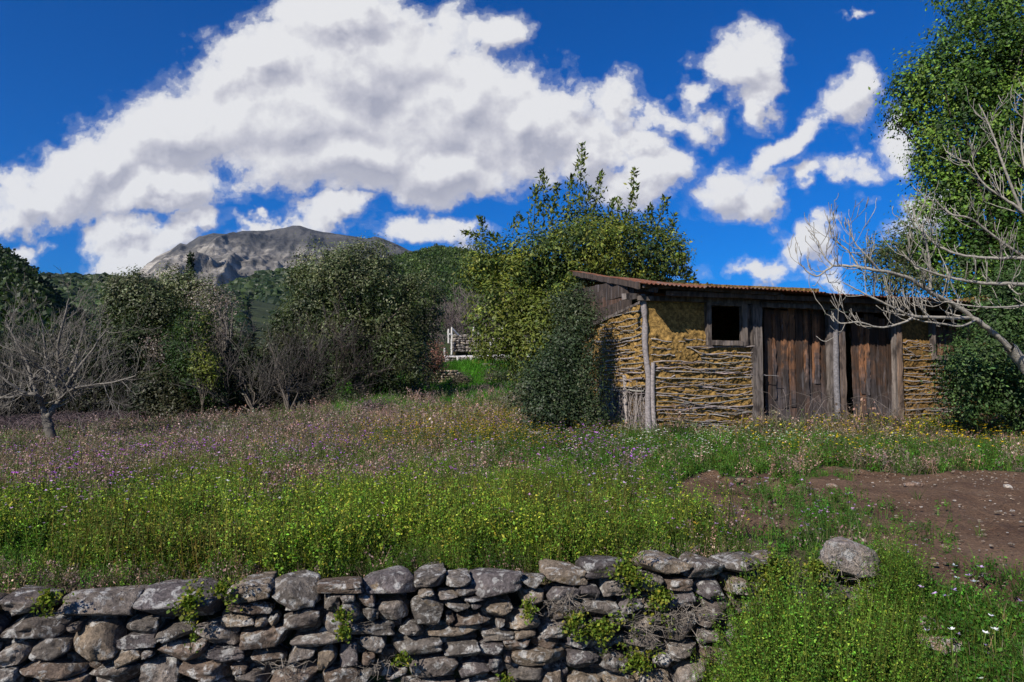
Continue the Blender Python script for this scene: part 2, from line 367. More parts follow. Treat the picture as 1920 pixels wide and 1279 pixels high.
# ------------------------------------------------------------------ terrain
CT = [P(*a) for a in [(0,1105,3.3),(500,1085,3.6),(960,1085,3.75),(1300,1065,3.9),(1600,1075,4.1),
 (60,1010,4.9),(60,915,7.8),(500,1000,4.8),(960,1010,4.6),(1250,1010,4.7),(960,920,6.9),(500,920,7.0),(100,850,13),(400,860,10),(0,835,15.5),(-300,850,13),(-300,1000,6),
 (300,800,18),(400,793,18.5),(560,775,20),(640,765,20.5),(760,752,22),(800,800,14),(860,790,15),(950,775,17),(1000,825,11.3),(1100,825,11),(1215,828,10.8),(1450,820,11.5),(1620,818,12),(1850,815,12.8),
 (2100,815,13),(2300,880,9),(1500,872,8.5),(1700,885,8),(1920,880,7.9),(1300,905,7.4),(1600,950,6),(1750,1000,5.1),(1920,1010,4.9),(1920,1095,4.1),(2300,1000,5),
 (1450,990,5.2),(860,728,29),(930,722,29),(760,745,28),(860,694,33),(950,688,33),(880,676,37),(960,676,37),(700,745,30),(300,765,32),(-200,775,32),(1300,730,32),(2200,770,32),
 (880,662,42),(300,760,50),(-600,760,45),(1400,700,45),(2600,740,45)]]
CT = np.array(CT); cxy = CT[:, :2]; cz = CT[:, 2]
def tps(r2): return .5*r2*np.log(r2+1e-9)
def _solve():
    n = len(cxy); s = 10.
    a = cxy/s; K = tps(((a[:, None]-a[None])**2).sum(-1)) + np.eye(n)*.02
    Pm = np.concatenate([np.ones((n, 1)), a], 1)
    A = np.block([[K, Pm], [Pm.T, np.zeros((3, 3))]])
    return np.linalg.solve(A, np.concatenate([cz, np.zeros(3)])), a, s
_w, _a, _s = _solve()
WALLK = .19
def swall(x, y): return (y - (3.55 + WALLK*x))*.982          # signed distance behind the wall face
def zup(x, y):
    x = np.asarray(x, float); y = np.asarray(y, float); x, y = np.broadcast_arrays(x, y)
    q = np.stack([np.clip(x, -26, 26), np.clip(y, 2.5, 46)], -1)/_s
    sh = q.shape[:-1]; q = q.reshape(-1, 2); out = np.empty(len(q))
    for i in range(0, len(q), 20000):
        c = q[i:i+20000]; out[i:i+20000] = tps(((c[:, None]-_a[None])**2).sum(-1))@_w[:len(_a)] + _w[len(_a)] + c@_w[-2:]
    return np.clip(out.reshape(sh), -.6, 3.4)
def H(x, y):
    x, y = np.broadcast_arrays(np.asarray(x, float), np.asarray(y, float))
    z = zup(x, y) + .03*fbm(v3(x*1.3, y*1.3), 3, 5) + .012*fbm(v3(x*6, y*6), 2, 9)
    s = swall(x, y); k = sstep(1.75, 2.7, x)
    lo = .05 + (-1.9-.05)*k; hi = .22 + (.05-.22)*k
    f = np.clip((s-lo)/(hi-lo), 0, 1)
    return z*f + (-.02 + .04*fbm(v3(x*2, y*2), 2, 8))*(1-f)
def G(px, py):
    """ground point seen at a photo pixel"""
    Y = np.linspace(2.2, 60, 1500); p = P(px, py, 1.0); x = p[0]*Y; z = CZ + (p[2]-CZ)*Y
    h = H(x, Y); i = int(np.argmax(z <= h)) or len(Y)-1
    return np.array([x[i], Y[i], h[i]])
def proj(p):
    p = np.asarray(p, float); d = p - np.array([0, 0, CZ]); c, s_ = math.cos(PITCH), math.sin(PITCH)
    fw = d[..., 1]*c + d[..., 2]*s_; up = -d[..., 1]*s_ + d[..., 2]*c
    return 960 + d[..., 0]/fw*F, 639.5 - up/fw*F
def axis(lo, hi, f0, f1, step, grow, far0, far1):
    a = list(np.arange(f0, f1, step)); x = a[-1]; s = step
    while x < hi: s = min(s*grow, 12); x += s; a.append(x)
    x = a[0]; s = step; pre = []
    while x > lo: s = min(s*grow, 12); x -= s; pre.append(x)
    return np.array([far0]+pre[::-1]+a+[far1])
gx = axis(-90, 90, -4.5, 6.5, .09, 1.05, -7000, 7000); gy = axis(-30, 130, 2.2, 10, .07, 1.03, -3000, 8000)
X, Yg = np.meshgrid(gx, gy, indexing='ij'); Zg = H(X, Yg)
DP = np.array([G(*q)[:2] for q in [(1278,925),(1290,900),(1340,882),(1400,900),(1450,886),(1490,905),(1530,872),(1600,880),(1690,892),(1800,884),(1920,882)]] +
  [(9.5, 8.2), (9.5, 3.0)] + [tuple(G(*q)[:2]) for q in [(2060,1250),(1930,1172),(1800,1125),(1720,1085),(1660,1046),(1615,1024),(1580,1008),(1540,1000),(1490,1010),(1430,1012),(1360,1008),(1300,985)]])
def inpoly(x, y, poly):
    r = np.zeros(np.shape(x), bool); n = len(poly)
    for i in range(n):
        x0, y0 = poly[i]; x1, y1 = poly[(i+1) % n]
        if y0 == y1: continue
        r ^= ((y0 > y) != (y1 > y)) & (x < (x1-x0)*(y-y0)/(y1-y0) + x0)
    return r
def isdirt(x, y, amp=.14):
    x = np.asarray(x, float); y = np.asarray(y, float)
    return inpoly(x + amp*fbm(v3(x*1.7, y*1.7), 3, 31), y + amp*1.3*fbm(v3(x*1.7, y*1.7), 3, 37), DP)
fg = gridf(len(gx), len(gy)); vv = np.stack([X, Yg, Zg], -1).reshape(-1, 3)
ctr = vv[fg].mean(1); dm = isdirt(ctr[:, 0], ctr[:, 1])
for nm, msk, mt in (('ground', ~dm, GROUND), ('dirt_bank', dm, DIRT)):
    f = fg[msk]; u, inv = np.unique(f, return_inverse=True); mb = MB(); vd = vv[u].copy()
    if nm == 'dirt_bank':
        gv = np.unique(fg[~dm]); free = ~np.isin(u, gv)
        vd[:, 2] += free*(0.08*fbm(v3(vd[:, 0]*1.5, vd[:, 1]*1.5), 4, 71) + .035*fbm(v3(vd[:, 0]*7, vd[:, 1]*7), 3, 72) - .01)
    mb.add(vd, inv.reshape(-1, 4)); o = mb.build(nm, mt, smooth=True); o['kind'] = 'structure'

# ------------------------------------------------------------------ hills and mountain
def hill(name, sil, D, D0, s0, mat, namp, nsc, nx=260, ny=90, pw=.9, seed=0, ridge=0., crowns=0, cr=(1.6, 2.6), cols=None, extra=None):
    sil = np.array(sil, float); px = np.linspace(sil[0, 0], sil[-1, 0], nx); py = np.interp(px, sil[:, 0], sil[:, 1])
    py = py + 1.2*fbm(v3(px*.05, 0*px), 4, seed+3)
    q = np.array([P(a, b, 1.) for a, b in zip(px, py)]); sx = q[:, 0]; s1 = q[:, 2]-CZ
    t = np.linspace(0, 1.35, ny)
    def surf(a, tt):
        """a: index along the ridge (float), tt: 0 foot .. 1 ridge"""
        x_ = np.interp(a, np.arange(nx), sx); sr = np.interp(a, np.arange(nx), s1)
        d = D0 + (D-D0)*tt
        prof = np.where(tt <= 1, np.clip(tt, 0, 1)**pw, 1 - (tt-1)*1.3)
        z = CZ + d*(s0 + (sr-s0)*prof)
        X_ = x_*d; w = np.clip(tt, 0, 1)*(1-np.clip(tt, 0, 1))*4
        am_ = np.clip((sr-s0)/.13, .05, 1); w = w*am_*np.where(tt < .93, 1, np.clip((1.0-tt)/.07, 0, 1))
        z = z + namp*(w*.9+.06)*fbm(v3(X_*nsc, d*nsc), 5, seed) + ridge*w*ridged(v3(X_*nsc*1.4+d*nsc*.3, d*nsc*.35), 5, seed+9)
        if extra: z = z + extra(X_, d, tt)*am_*np.where(tt < .93, 1, np.clip((1.0-tt)/.07, 0, 1))
        return np.stack([X_, d+0*X_, z], -1)
    A, T = np.meshgrid(np.arange(nx), t, indexing='ij'); V = surf(A.astype(float), T); V[:, 0, 2] = -15
    mb = MB(); mb.add(V.reshape(-1, 3), gridf(nx, ny)[:, ::-1]); o = mb.build(name, mat, smooth=True); o['kind'] = 'structure'
    return surf, nx
def forest(name, label, surf, nx, n, cr, cols, seed, tmax=1.02, a0=0, a1=1, squash=.8, flakes=0):
    rng = np.random.default_rng(seed); a = rng.uniform(a0*(nx-1), a1*(nx-1), n); tt = np.sqrt(rng.uniform(0, 1, n))*tmax
    p = surf(a, tt); r = rng.uniform(cr[0], cr[1], n)*(1+.35*rng.normal(size=n)).clip(.5, 1.9)
    cols = np.array(cols); patch = fbm(p*.02, 3, seed)*1.3; idx = np.clip(((patch+.5)*len(cols) + rng.normal(0, .7, n)).astype(int), 0, len(cols)-1)
    c = cols[idx]*np.exp(rng.normal(0, .22, (n, 1)))
    mb = MB()
    if flakes:
        d_ = unit(rng.normal(size=(n, flakes, 3))); d_[..., 2] = np.abs(d_[..., 2])*.9-.1; d_[..., 1] = np.where(d_[..., 1] > .4, -d_[..., 1], d_[..., 1])
        q = p[:, None] + d_*r[:, None, None]*rng.uniform(.55, 1.05, (n, flakes, 1))*[1, 1, squash*1.2] + np.array([0, 0, .3])*r[:, None, None]
        leaves(mb, q.reshape(-1, 3), np.repeat(r*.42, flakes), np.repeat(c, flakes, 0), rng, .75, d_.reshape(-1, 3), .3)
        o = mb.build(name, LEAF); tag(o, label, 'forest', kind='stuff'); return
    v, f = cubesphere(1); v = unit(v); m = len(v)
    k = 1 + .28*rng.normal(size=(n, m))
    vv_ = v[None]*k[..., None].clip(.5, 1.6)*r[:, None, None]*np.array([1, 1, squash]) + p[:, None] + np.array([0, 0, .35])*r[:, None, None]
    F_ = (f[None]+np.arange(n)[:, None, None]*m).reshape(-1, 4)
    mb = MB(); mb.add(vv_.reshape(-1, 3), F_, np.repeat(c, len(f), 0)); o = mb.build(name, LEAF, smooth=False)
    tag(o, label, 'forest', kind='stuff')
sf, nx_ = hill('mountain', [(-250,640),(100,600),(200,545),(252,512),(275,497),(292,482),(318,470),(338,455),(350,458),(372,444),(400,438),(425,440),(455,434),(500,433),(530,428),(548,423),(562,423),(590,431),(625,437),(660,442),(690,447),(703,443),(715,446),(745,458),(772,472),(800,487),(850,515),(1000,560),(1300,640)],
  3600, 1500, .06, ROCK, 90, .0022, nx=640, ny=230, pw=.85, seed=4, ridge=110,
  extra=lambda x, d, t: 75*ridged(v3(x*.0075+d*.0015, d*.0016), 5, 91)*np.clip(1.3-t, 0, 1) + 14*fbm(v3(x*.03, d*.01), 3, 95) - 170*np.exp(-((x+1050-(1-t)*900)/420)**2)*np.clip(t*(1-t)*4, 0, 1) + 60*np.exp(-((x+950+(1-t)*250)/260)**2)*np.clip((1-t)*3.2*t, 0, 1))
G1 = [(.038,.068,.015), (.055,.088,.020), (.075,.110,.026), (.046,.07,.022)]
GD = [(.020,.038,.010), (.030,.052,.013), (.042,.064,.018), (.026,.042,.015)]
sf, nx_ = hill('hill_slope_central', [(150,620),(330,585),(410,548),(455,527),(500,514),(555,508),(620,500),(700,494),(760,485),(900,480),(1200,520),(1700,600)], 800, 260, .012, HILL, 9, .012, seed=21, pw=.8)
forest('forest_on_central_slope', 'dark green forest covering the slope below the bare mountain', sf, nx_, 15000, (2.2, 3.8), GD, 22, a0=0, a1=.8)
sf, nx_ = hill('hill_low_ridge', [(-100,540),(20,528),(80,523),(130,520),(200,523),(260,528),(400,545),(600,590)], 520, 160, .01, HILL, 6, .02, seed=31, pw=.8)
forest('forest_on_low_ridge', 'dark green woods on the low ridge left of the mountain', sf, nx_, 11000, (1.6, 2.6), GD, 32, a0=.1, a1=.8)
sf, nx_ = hill('hill_left', [(-700,200),(-300,330),(-60,445),(0,472),(35,492),(72,522),(95,552),(150,600),(260,680)], 260, 70, .0, HILL, 4, .03, seed=41, pw=.8)
forest('forest_on_left_hill', 'dense dark trees on the steep hill at the left edge', sf, nx_, 8000, (1.0, 1.9), GD, 42, a0=.5, a1=1, flakes=46)
sf, nx_ = hill('hill_green', [(480,640),(640,540),(700,505),(740,487),(775,476),(812,467),(850,467),(885,476),(930,492),(1000,505),(1150,540),(1400,600),(1900,640)], 420, 75, .045, HILL, 5, .02, seed=51, pw=.85)
forest('forest_on_green_hill', 'green scrub forest covering the rounded hill right of the mountain', sf, nx_, 16000, (1.1, 1.9), G1, 52, a0=.1, a1=.6, flakes=34)

# ------------------------------------------------------------------ foreground dry stone wall
rng = np.random.default_rng(7)
ST = [(0,1113,87,1155),(106,1112,251,1168),(255,1102,414,1168),(423,1084,510,1129),(510,1078,598,1142),(596,1082,680,1110),(0,1159,124,1204),(58,1193,129,1239),(129,1168,224,1242),(0,1204,56,1250),
(126,1171,149,1190),(226,1160,299,1193),(221,1189,295,1213),(215,1213,266,1251),(268,1217,290,1233),(297,1173,361,1200),(363,1173,447,1212),(298,1202,386,1239),(386,1214,459,1241),(425,1131,510,1151),
(412,1152,479,1179),(480,1155,503,1171),(502,1151,523,1171),(448,1171,547,1219),(529,1145,600,1186),(601,1146,643,1188),(601,1114,639,1145),(638,1110,666,1128),(667,1110,702,1138),(641,1128,676,1164),
(676,1137,711,1163),(535,1137,563,1146),(549,1188,656,1211),(643,1166,742,1191),(540,1210,589,1241),(596,1212,631,1253),(636,1207,671,1250),(676,1191,724,1223),(463,1218,534,1256),(434,1244,463,1264),
(334,1237,434,1276),(264,1233,334,1284),(162,1248,268,1287),(38,1240,159,1272),(-20,1250,36,1290),(87,1272,160,1300),(437,1258,503,1292),(509,1242,600,1292),(604,1253,674,1292),(365,1276,433,1300),
(682,1071,784,1120),(779,1071,839,1109),(839,1071,884,1102),(885,1069,978,1118),(979,1071,1023,1102),(1024,1057,1102,1097),(1097,1046,1188,1088),(1204,1040,1293,1078),(1293,1044,1362,1086),(1362,1048,1435,1076),
(1424,1032,1459,1057),(708,1131,767,1168),(772,1116,833,1168),(785,1103,814,1116),(823,1111,858,1124),(856,1102,898,1118),(869,1118,912,1128),(834,1125,883,1150),(883,1128,902,1140),(902,1129,963,1158),
(836,1148,853,1171),(853,1150,930,1178),(931,1159,947,1178),(947,1148,1009,1178),(980,1105,1025,1142),(1027,1101,1084,1131),(1087,1097,1124,1120),(1094,1120,1157,1153),(1036,1132,1095,1164),(1250,1086,1300,1108),
(1255,1108,1306,1140),(1146,1150,1182,1178),(1186,1155,1242,1193),(1243,1150,1305,1200),(748,1167,794,1195),(796,1171,903,1202),(905,1179,964,1201),(966,1178,1004,1194),(1014,1165,1073,1193),(733,1196,830,1233),
(831,1203,898,1237),(898,1204,945,1236),(945,1195,994,1223),(998,1189,1060,1221),(1062,1190,1112,1216),(1175,1193,1251,1221),(1310,1177,1350,1208),(677,1224,703,1246),(768,1233,858,1277),(861,1241,920,1275),
(918,1236,949,1266),(958,1216,1059,1248),(946,1223,957,1240),(956,1250,1022,1282),(1066,1219,1124,1262),(1124,1222,1180,1262),(1188,1221,1228,1255),(1228,1224,1264,1256),(650,1256,702,1285),(1007,1260,1060,1290),
(1128,1088,1180,1116),(1160,1120,1200,1150),(1200,1080,1248,1112),(1202,1114,1252,1150),(1308,1090,1360,1120),(1312,1124,1372,1172),(1376,1086,1416,1118),(1417,1084,1475,1110),(1400,1120,1470,1160),(1476,1100,1530,1140),(1255,1204,1312,1236),(1318,1212,1380,1250),(1110,1165,1140,1190),(-60,1118,-4,1160),(-80,1165,-6,1205),(-70,1208,-4,1248),
(1380,1176,1450,1215),(1455,1166,1520,1205),(1530,1090,1590,1130),(1536,1140,1600,1180),(1625,1075,1683,1110),(1600,1115,1660,1155),(1390,1222,1460,1262),(1525,1190,1590,1235),(862,1276,940,1305),(770,1280,855,1310),(1066,1266,1130,1300),(1135,1266,1190,1300),(1195,1260,1260,1300),(1270,1245,1330,1290),(958,1286,1020,1310),(270,1287,360,1320),(170,1290,262,1325),(60,1300,160,1330),(-40,1292,50,1330),(440,1294,520,1325),(525,1294,605,1325),(612,1294,700,1325)]
wd_ = unit(np.array([1, WALLK, 0])); wn = np.array([wd_[1], -wd_[0], 0])      # wn points to the camera
def wallpt(px, py):
    d = P(px, py, 1.); x1 = d[0]; Y = 3.55/(1-WALLK*x1)
    return np.array([x1*Y, Y, CZ+(d[2]-CZ)*Y])
dry = thing('dry_stone_wall', 'low grey lichen spotted dry stone wall holding back the meadow in the foreground', 'stone wall', (0, 3.55, 0))
AX = np.array([wd_, -wn, [0, 0, 1]])
SC = [(.17,.158,.15),(.22,.20,.19),(.145,.13,.125),(.235,.20,.165),(.18,.145,.125),(.14,.13,.14)]
info = []
for (x0, y0, x1, y1) in ST:
    top_ = not any(b[3] <= y0+12 and min(b[2], x1)-max(b[0], x0) > 6 for b in ST)
    y0 += 9 if top_ else 2
    a = wallpt(x0, (y0+y1)/2); b = wallpt(x1, (y0+y1)/2); c = wallpt((x0+x1)/2, y0); d = wallpt((x0+x1)/2, y1)
    w = np.linalg.norm(b-a); h = np.linalg.norm(c-d); dp = rng.uniform(.20, .30) if h > .06 else .15
    info.append((w*h, (a+b+c+d)/4, w, h, dp, y0))
order = sorted(range(len(info)), key=lambda i: -info[i][0]*(1 if ST[i][3] < 1292 else .01))
small = MB(); cell = []
for rank, i in enumerate(order):
    ar, c, w, h, dp, y0 = info[i]; cc = np.array(SC[rng.integers(len(SC))])*rng.uniform(.8, 1.2)
    mb = MB() if rank < 99 else small
    rot = -.5 if ST[i][:2] == (703,1223) else rng.normal(0, .045)
    stone(mb, c - wn*(dp/2-.03+rng.uniform(-.02, .02)), (w*1.04, dp, h*1.05), rng, AX, n=15 if ar > .006 else 9, e=rng.uniform(.6, .85), col=cc, rough=.12, rot=rot)
    if rank < 99:
        mb.build('stone', STONE, dry, smooth=True)
for _ in range(520):                                   # packing stones deeper in the joints
    x = rng.uniform(-2.7, 2.25); ztop = zup(x, 3.7+WALLK*x)-.10
    z = rng.uniform(0, 1)*(ztop); c = np.array([x, 3.55+WALLK*x, z]) - wn*rng.uniform(.09, .16)
    stone(small, c, (rng.uniform(.06, .16), .12, rng.uniform(.035, .08)), rng, AX, n=4, e=.5, col=np.array(SC[rng.integers(len(SC))])*.9, rot=rng.normal(0, .3))
o = small.build('small_stones', STONE, dry, smooth=True); o['kind'] = 'stuff'
core = MB(); xs = np.linspace(-3, 2.35, 120); zs = np.linspace(-.05, 1, 24); A, Z = np.meshgrid(xs, zs, indexing='ij')
TZ = zup(A, 3.7+WALLK*A)-.05; hh = Z*TZ
pp = np.stack([A, 3.55+WALLK*A, hh], -1) - wn*(.19+.03*fbm(v3(A*9, hh*9), 3, 3))[..., None]
core.add(pp.reshape(-1, 3), gridf(120, 24)); core.build('earth_core', m_plain('dark_earth', (.02, .016, .012)), dry, smooth=True)
# loose boulder and stump block and flat stones
def boulder(name, label, cat, c, size, rng, col=(.27,.245,.23), e=.5, n=17, rot=0, group=None):
    mb = MB(); stone(mb, c, size, rng, None, n=n, e=e, col=col, rough=.09, rot=rot)
    tag(mb.build(name, STONE, None, True, origin=np.array(c)-np.array([0, 0, size[2]/2])), label, cat, group)
b_ = wallpt(1607, 1046); boulder('boulder', 'large pale grey boulder resting on the right end of the stone wall', 'boulder', b_ - wn*.08 - np.array([0, 0, .01]), (.31, .24, .20), np.random.default_rng(21), (.34, .31, .30), .92, rot=-.06)
g_ = G(1003, 836); mb = MB(); r5 = np.random.default_rng(5)
for (sx_, sz_, dx_, dz_) in ((.22, .045, 0, .16), (.05, .15, -.085, .06), (.07, .15, .07, .06)):
    stone(mb, g_+np.array([dx_, 0, dz_+.03]), (sx_, .14, sz_), r5, n=7, e=.9, col=(.30, .26, .22), rough=.04)
tag(mb.build('stone_block', STONE, None, True, origin=g_), 'small squared stone block with a hollow lying in the grass left of the shed bush', 'stone block')
for i, (px, py, sx_, sz_, lab) in enumerate([(1712,913,.17,.05,'flat pinkish stone lying alone at the top of the bare earth bank'),(1388,905,.10,.05,'small pale stone at the left side of the bare earth'),
     (1560,915,.10,.05,'rounded pale stone on the bare earth below the middle post of the shed'),(1890,918,.07,.06,'small bright white stone on the upper bare earth at the right edge'),(1775,1030,.09,.04,'pair of pale chips low on the bare earth bank'),(1752,1180,.17,.07,'reddish flat stone poking from the grass slope right of the wall'),(1768,1215,.22,.07,'broken brown rock in the grass at the lower right'),(1680,1105,.17,.11,'brown stone half buried just right of the boulder')]):
    g_ = G(px, py); boulder('flat_stone' if sz_ < .08 else 'stone', lab, 'stone', g_+np.array([0, 0, sz_*.3]), (sx_, sx_*.7, sz_), np.random.default_rng(50+i), (.30,.22,.18) if i != 3 else (.5,.48,.46), .6, 7)
mb = MB(); r6 = np.random.default_rng(8)
for _ in range(3200):
    x = r6.uniform(1.2, 8); y = r6.uniform(4, 9)
    if not isdirt(x, y): continue
    s_ = .006+.016*r6.random()**4; stone(mb, (x, y, float(H(x, y))+s_*.2), (s_*2, s_*1.4, s_*.9), r6, n=1, e=.4, col=np.array((.32,.26,.21))*r6.uniform(.5, 1.4))
tag(mb.build('pebbles', STONE, None, False), 'pale pebbles and chips strewn over the bare earth', 'pebbles', kind='stuff')
# ------------------------------------------------------------------ the wattle and daub shed
rng = np.random.default_rng(11)
A0 = np.array([2.17, 11.0, 0]); B0 = np.array([9.2, 13.05, 0]); FL = np.linalg.norm(B0-A0); U = (B0-A0)/FL; NI = np.array([-U[1], U[0], 0])   # NI into the shed
def fu(px, off=0.):
    d = P(px, 708.8, 1.)[0]; a = A0 + NI*off; t = (a[0]-d*a[1])/(d*U[1]-U[0]); return t
def fz(px, py, off=0.):
    a = A0 + NI*off + U*fu(px, off); return P(px, py, a[1])[2]
def FP(u, z, off=0.): return A0 + U*u + NI*off + np.array([0, 0, 1.])*z
shed = thing('wattle_shed', 'old wattle and daub shed with ochre mud walls, plank doors and a rusty corrugated roof', 'shed', FP(FL/2, .7, 2.2))
OCH = np.array([.27, .165, .05])
def mudpanel(name, org, ud, nd, poly_u, ztop, zbot, lump=.03, col=OCH, lab=None, seed=0, smooth_above=None):
    """mud surface; ud along the wall, nd outward; ztop/zbot functions of u"""
    u0, u1 = poly_u; nu = max(8, int((u1-u0)/.018)); nv = 110
    uu = np.linspace(u0, u1, nu); tt = np.linspace(0, 1, nv); UU, TT = np.meshgrid(uu, tt, indexing='ij')
    zb = zbot(UU); ZZ = zb + (ztop(UU)-zb)*TT
    p = org + UU[..., None]*ud + np.array([0, 0, 1.])*ZZ[..., None]
    q = p*np.array([1, 1, 1.15]); k = 1 - worley(q*17, seed) ; k2 = fbm(q*5, 3, seed+1); k3 = 1-worley(q*38, seed+4)
    am = np.ones_like(k) if smooth_above is None else .12 + .88*sstep(smooth_above+.1, smooth_above-.05, ZZ + .08*k2)
    d = lump*(k*1.25 + k3*.6)*am + .04*k2*am + .012*fbm(q*2, 2, seed+8)
    p = p + nd*d[..., None]
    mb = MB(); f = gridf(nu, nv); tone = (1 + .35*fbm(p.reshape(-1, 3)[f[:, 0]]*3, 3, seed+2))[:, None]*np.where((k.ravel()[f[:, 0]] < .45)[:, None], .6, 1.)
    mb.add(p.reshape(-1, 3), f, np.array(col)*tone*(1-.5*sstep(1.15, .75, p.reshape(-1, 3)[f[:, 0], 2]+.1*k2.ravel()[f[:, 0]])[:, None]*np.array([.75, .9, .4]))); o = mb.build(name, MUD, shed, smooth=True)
    if lab: o['label'] = lab
    return o
WT = lambda px, py: fz(px, py)
zt = lambda u: 3.03 - .02*u
zg = lambda u: np.full(np.shape(u), .62)
uc, uw0, uw1, ud0, ud1, um1, ue0, ue1 = [fu(x) for x in (1213, 1327, 1400, 1427, 1553, 1590, 1675, 1690)]
uW0, uW1 = fu(1748), fu(1815)
zs1 = fz(1360, 646); zs2 = fz(1780, 674); zh2 = fz(1780, 610)
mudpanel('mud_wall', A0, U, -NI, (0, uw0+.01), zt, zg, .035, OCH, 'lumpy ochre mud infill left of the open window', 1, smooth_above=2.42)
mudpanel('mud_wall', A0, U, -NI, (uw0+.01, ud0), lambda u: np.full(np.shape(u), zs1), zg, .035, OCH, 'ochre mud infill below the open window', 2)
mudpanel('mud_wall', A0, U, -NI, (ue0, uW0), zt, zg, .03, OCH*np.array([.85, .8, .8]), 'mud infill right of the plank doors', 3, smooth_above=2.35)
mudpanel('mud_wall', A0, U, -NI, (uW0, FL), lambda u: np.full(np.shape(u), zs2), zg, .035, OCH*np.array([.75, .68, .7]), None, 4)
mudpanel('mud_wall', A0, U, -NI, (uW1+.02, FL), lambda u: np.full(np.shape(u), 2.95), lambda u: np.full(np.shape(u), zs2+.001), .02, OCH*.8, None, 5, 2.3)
# side wall: two facets running back
S0 = A0.copy(); S1 = np.array([1.66, 13.0, 0]); S2 = np.array([1.62, 15.7, 0])
sd1 = S1-S0; L1 = np.linalg.norm(sd1); sd1 /= L1; sn1 = np.array([-sd1[1], sd1[0], 0]); sd2 = S2-S1; L2 = np.linalg.norm(sd2); sd2 /= L2; sn2 = np.array([-sd2[1], sd2[0], 0])
st1 = lambda u: 2.93 - .08*u; st2 = lambda u: 2.72 - .10*u
mudpanel('side_wall', S0, sd1, sn1, (0, L1), st1, lambda u: np.full(np.shape(u), 1.55), .035, OCH, 'sunlit mud and woven sticks on the side wall', 6)
mudpanel('side_wall', S0 - sn1*.09, sd1, sn1, (0, L1), lambda u: np.full(np.shape(u), 1.56), zg, .05, (.15, .10, .055), 'crumbling lower side wall of bare stakes', 7)
mudpanel('side_wall', S1, sd2, sn2, (0, L2), st2, zg, .03, OCH*.8, None, 8)
S3 = FP(FL, 0, 4.6)
for a, b, h in ((S2, S3, 4.0), (S3, B0, 3.3)):
    L_ = np.linalg.norm(b-a); d_ = (b-a)/L_; mudpanel('mud_wall', a, d_, np.array([d_[1], -d_[0], 0])*-1, (0, L_), lambda u, h=h: np.full(np.shape(u), h), zg, .02, OCH*.8, None, 9)
fl = MB(); q = np.array([A0, B0, S3, S2, S1]); fl.add([A0+[.1, .1, .76], B0+[-.1, .1, .76], S3+[-.1, -.1, .76], S2+[.1, -.1, .76]], [[0, 1, 2, 3]]); fl.build('earth_floor', m_plain('shed_floor', (.05, .04, .03)), shed)
# wattle sticks
SG = np.array([.235, .205, .19])
def stick(mb, org, ud, nd, u0, z0, u1, z1, r=.0115, sag=0., rng=rng, out=.058, col=None, ends=True):
    n = 14; t = np.linspace(0, 1, n); ph = rng.uniform(0, 50)
    z = z0+(z1-z0)*t + .022*fbm(v3(t*3+ph, 0*t), 3, 3) + .008*np.sin(t*rng.uniform(8, 20)+ph) + sag*4*t*(1-t)
    u = u0+(u1-u0)*t; w = out + .02*np.sin(u*9+ph) + .008*rng.normal(size=n)
    p = org + u[:, None]*ud + w[:, None]*nd + np.array([0, 0, 1.])*z[:, None]
    rr = r*np.linspace(1.15, .6, n)*(1+.12*rng.normal(size=n)); 
    if rng.random() < .5: rr = rr[::-1]
    c = (SG if col is None else col)*rng.uniform(.65, 1.25)*(1+rng.normal(0, .03, 3)); tube(mb, p, rr, 6, c)
def wattle(name, org, ud, nd, L, u_off, specs, lab=None):
    mb = MB()
    for s in specs: stick(mb, org, ud, nd, *s[:4], **(s[4] if len(s) > 4 else {}))
    o = mb.build(name, BARK, shed, smooth=True)
    if lab: o['label'] = lab
def fpx(*q):   # front-wall stick from pixels
    return (fu(q[0]), fz(q[0], q[1]), fu(q[2]), fz(q[2], q[3]))
sp1 = [fpx(*q) + (dict(sag=s),) for *q, s in [(1218,637,1282,641,-.02),(1280,637,1325,638,0),(1218,653,1275,660,.02),(1285,649,1322,666,.0),(1218,664,1262,666,0),(1290,649,1418,652,.0),(1292,652,1418,650,-.01),
 (1314,665,1418,662,.01),(1310,668,1415,672,.02),(1312,672,1418,668,-.01),(1220,679,1325,682,.02),(1313,678,1415,676,-.03),(1228,690,1330,692,0),(1316,690,1418,684,-.04),(1222,697,1330,700,.01),(1325,699,1418,696,-.03),
 (1226,707,1420,705,-.05),(1224,716,1418,718,-.05),(1222,728,1330,726,.03),(1300,722,1420,722,-.06),(1224,734,1418,738,-.05),(1226,742,1420,732,-.08),(1228,754,1418,744,-.05),(1224,760,1418,758,-.04),(1226,768,1400,768,.03),
 (1228,776,1360,780,.02),(1258,748,1400,770,-.02),(1224,786,1340,790,.0),(1240,797,1370,798,0),(1222,720,1262,706,0),(1330,778,1418,772,0),(1340,765,1420,760,0)]]
for _ in range(26): 
    y = rng.uniform(680, 800); x = rng.uniform(1220, 1360); sp1.append(fpx(x, y, x+rng.uniform(50, 100), y+rng.normal(0, 5)) + (dict(r=.008),))
wattle('wattle_sticks', A0, U, -NI, FL, 0, sp1, 'grey bent sticks woven across the ochre mud below the open window')
sp2 = []
y = 643.
while y < 808:
    x0 = 1690; x1 = 1748 if y < 668 else rng.uniform(1780, 1870)
    for a, b in ((x0, x0+(x1-x0)*rng.uniform(.45, 1)), (x0+(x1-x0)*rng.uniform(.2, .5), x1)):
        sp2.append(fpx(a, y+rng.normal(0, 2), b, y+rng.normal(0, 3)) + (dict(r=rng.uniform(.008, .013), sag=rng.normal(0, .015)),))
    y += rng.uniform(5.5, 10)
wattle('wattle_sticks', A0, U, -NI, FL, 0, sp2, 'dense dark grey sticks woven across the mud right of the doors')
sp3 = []; 
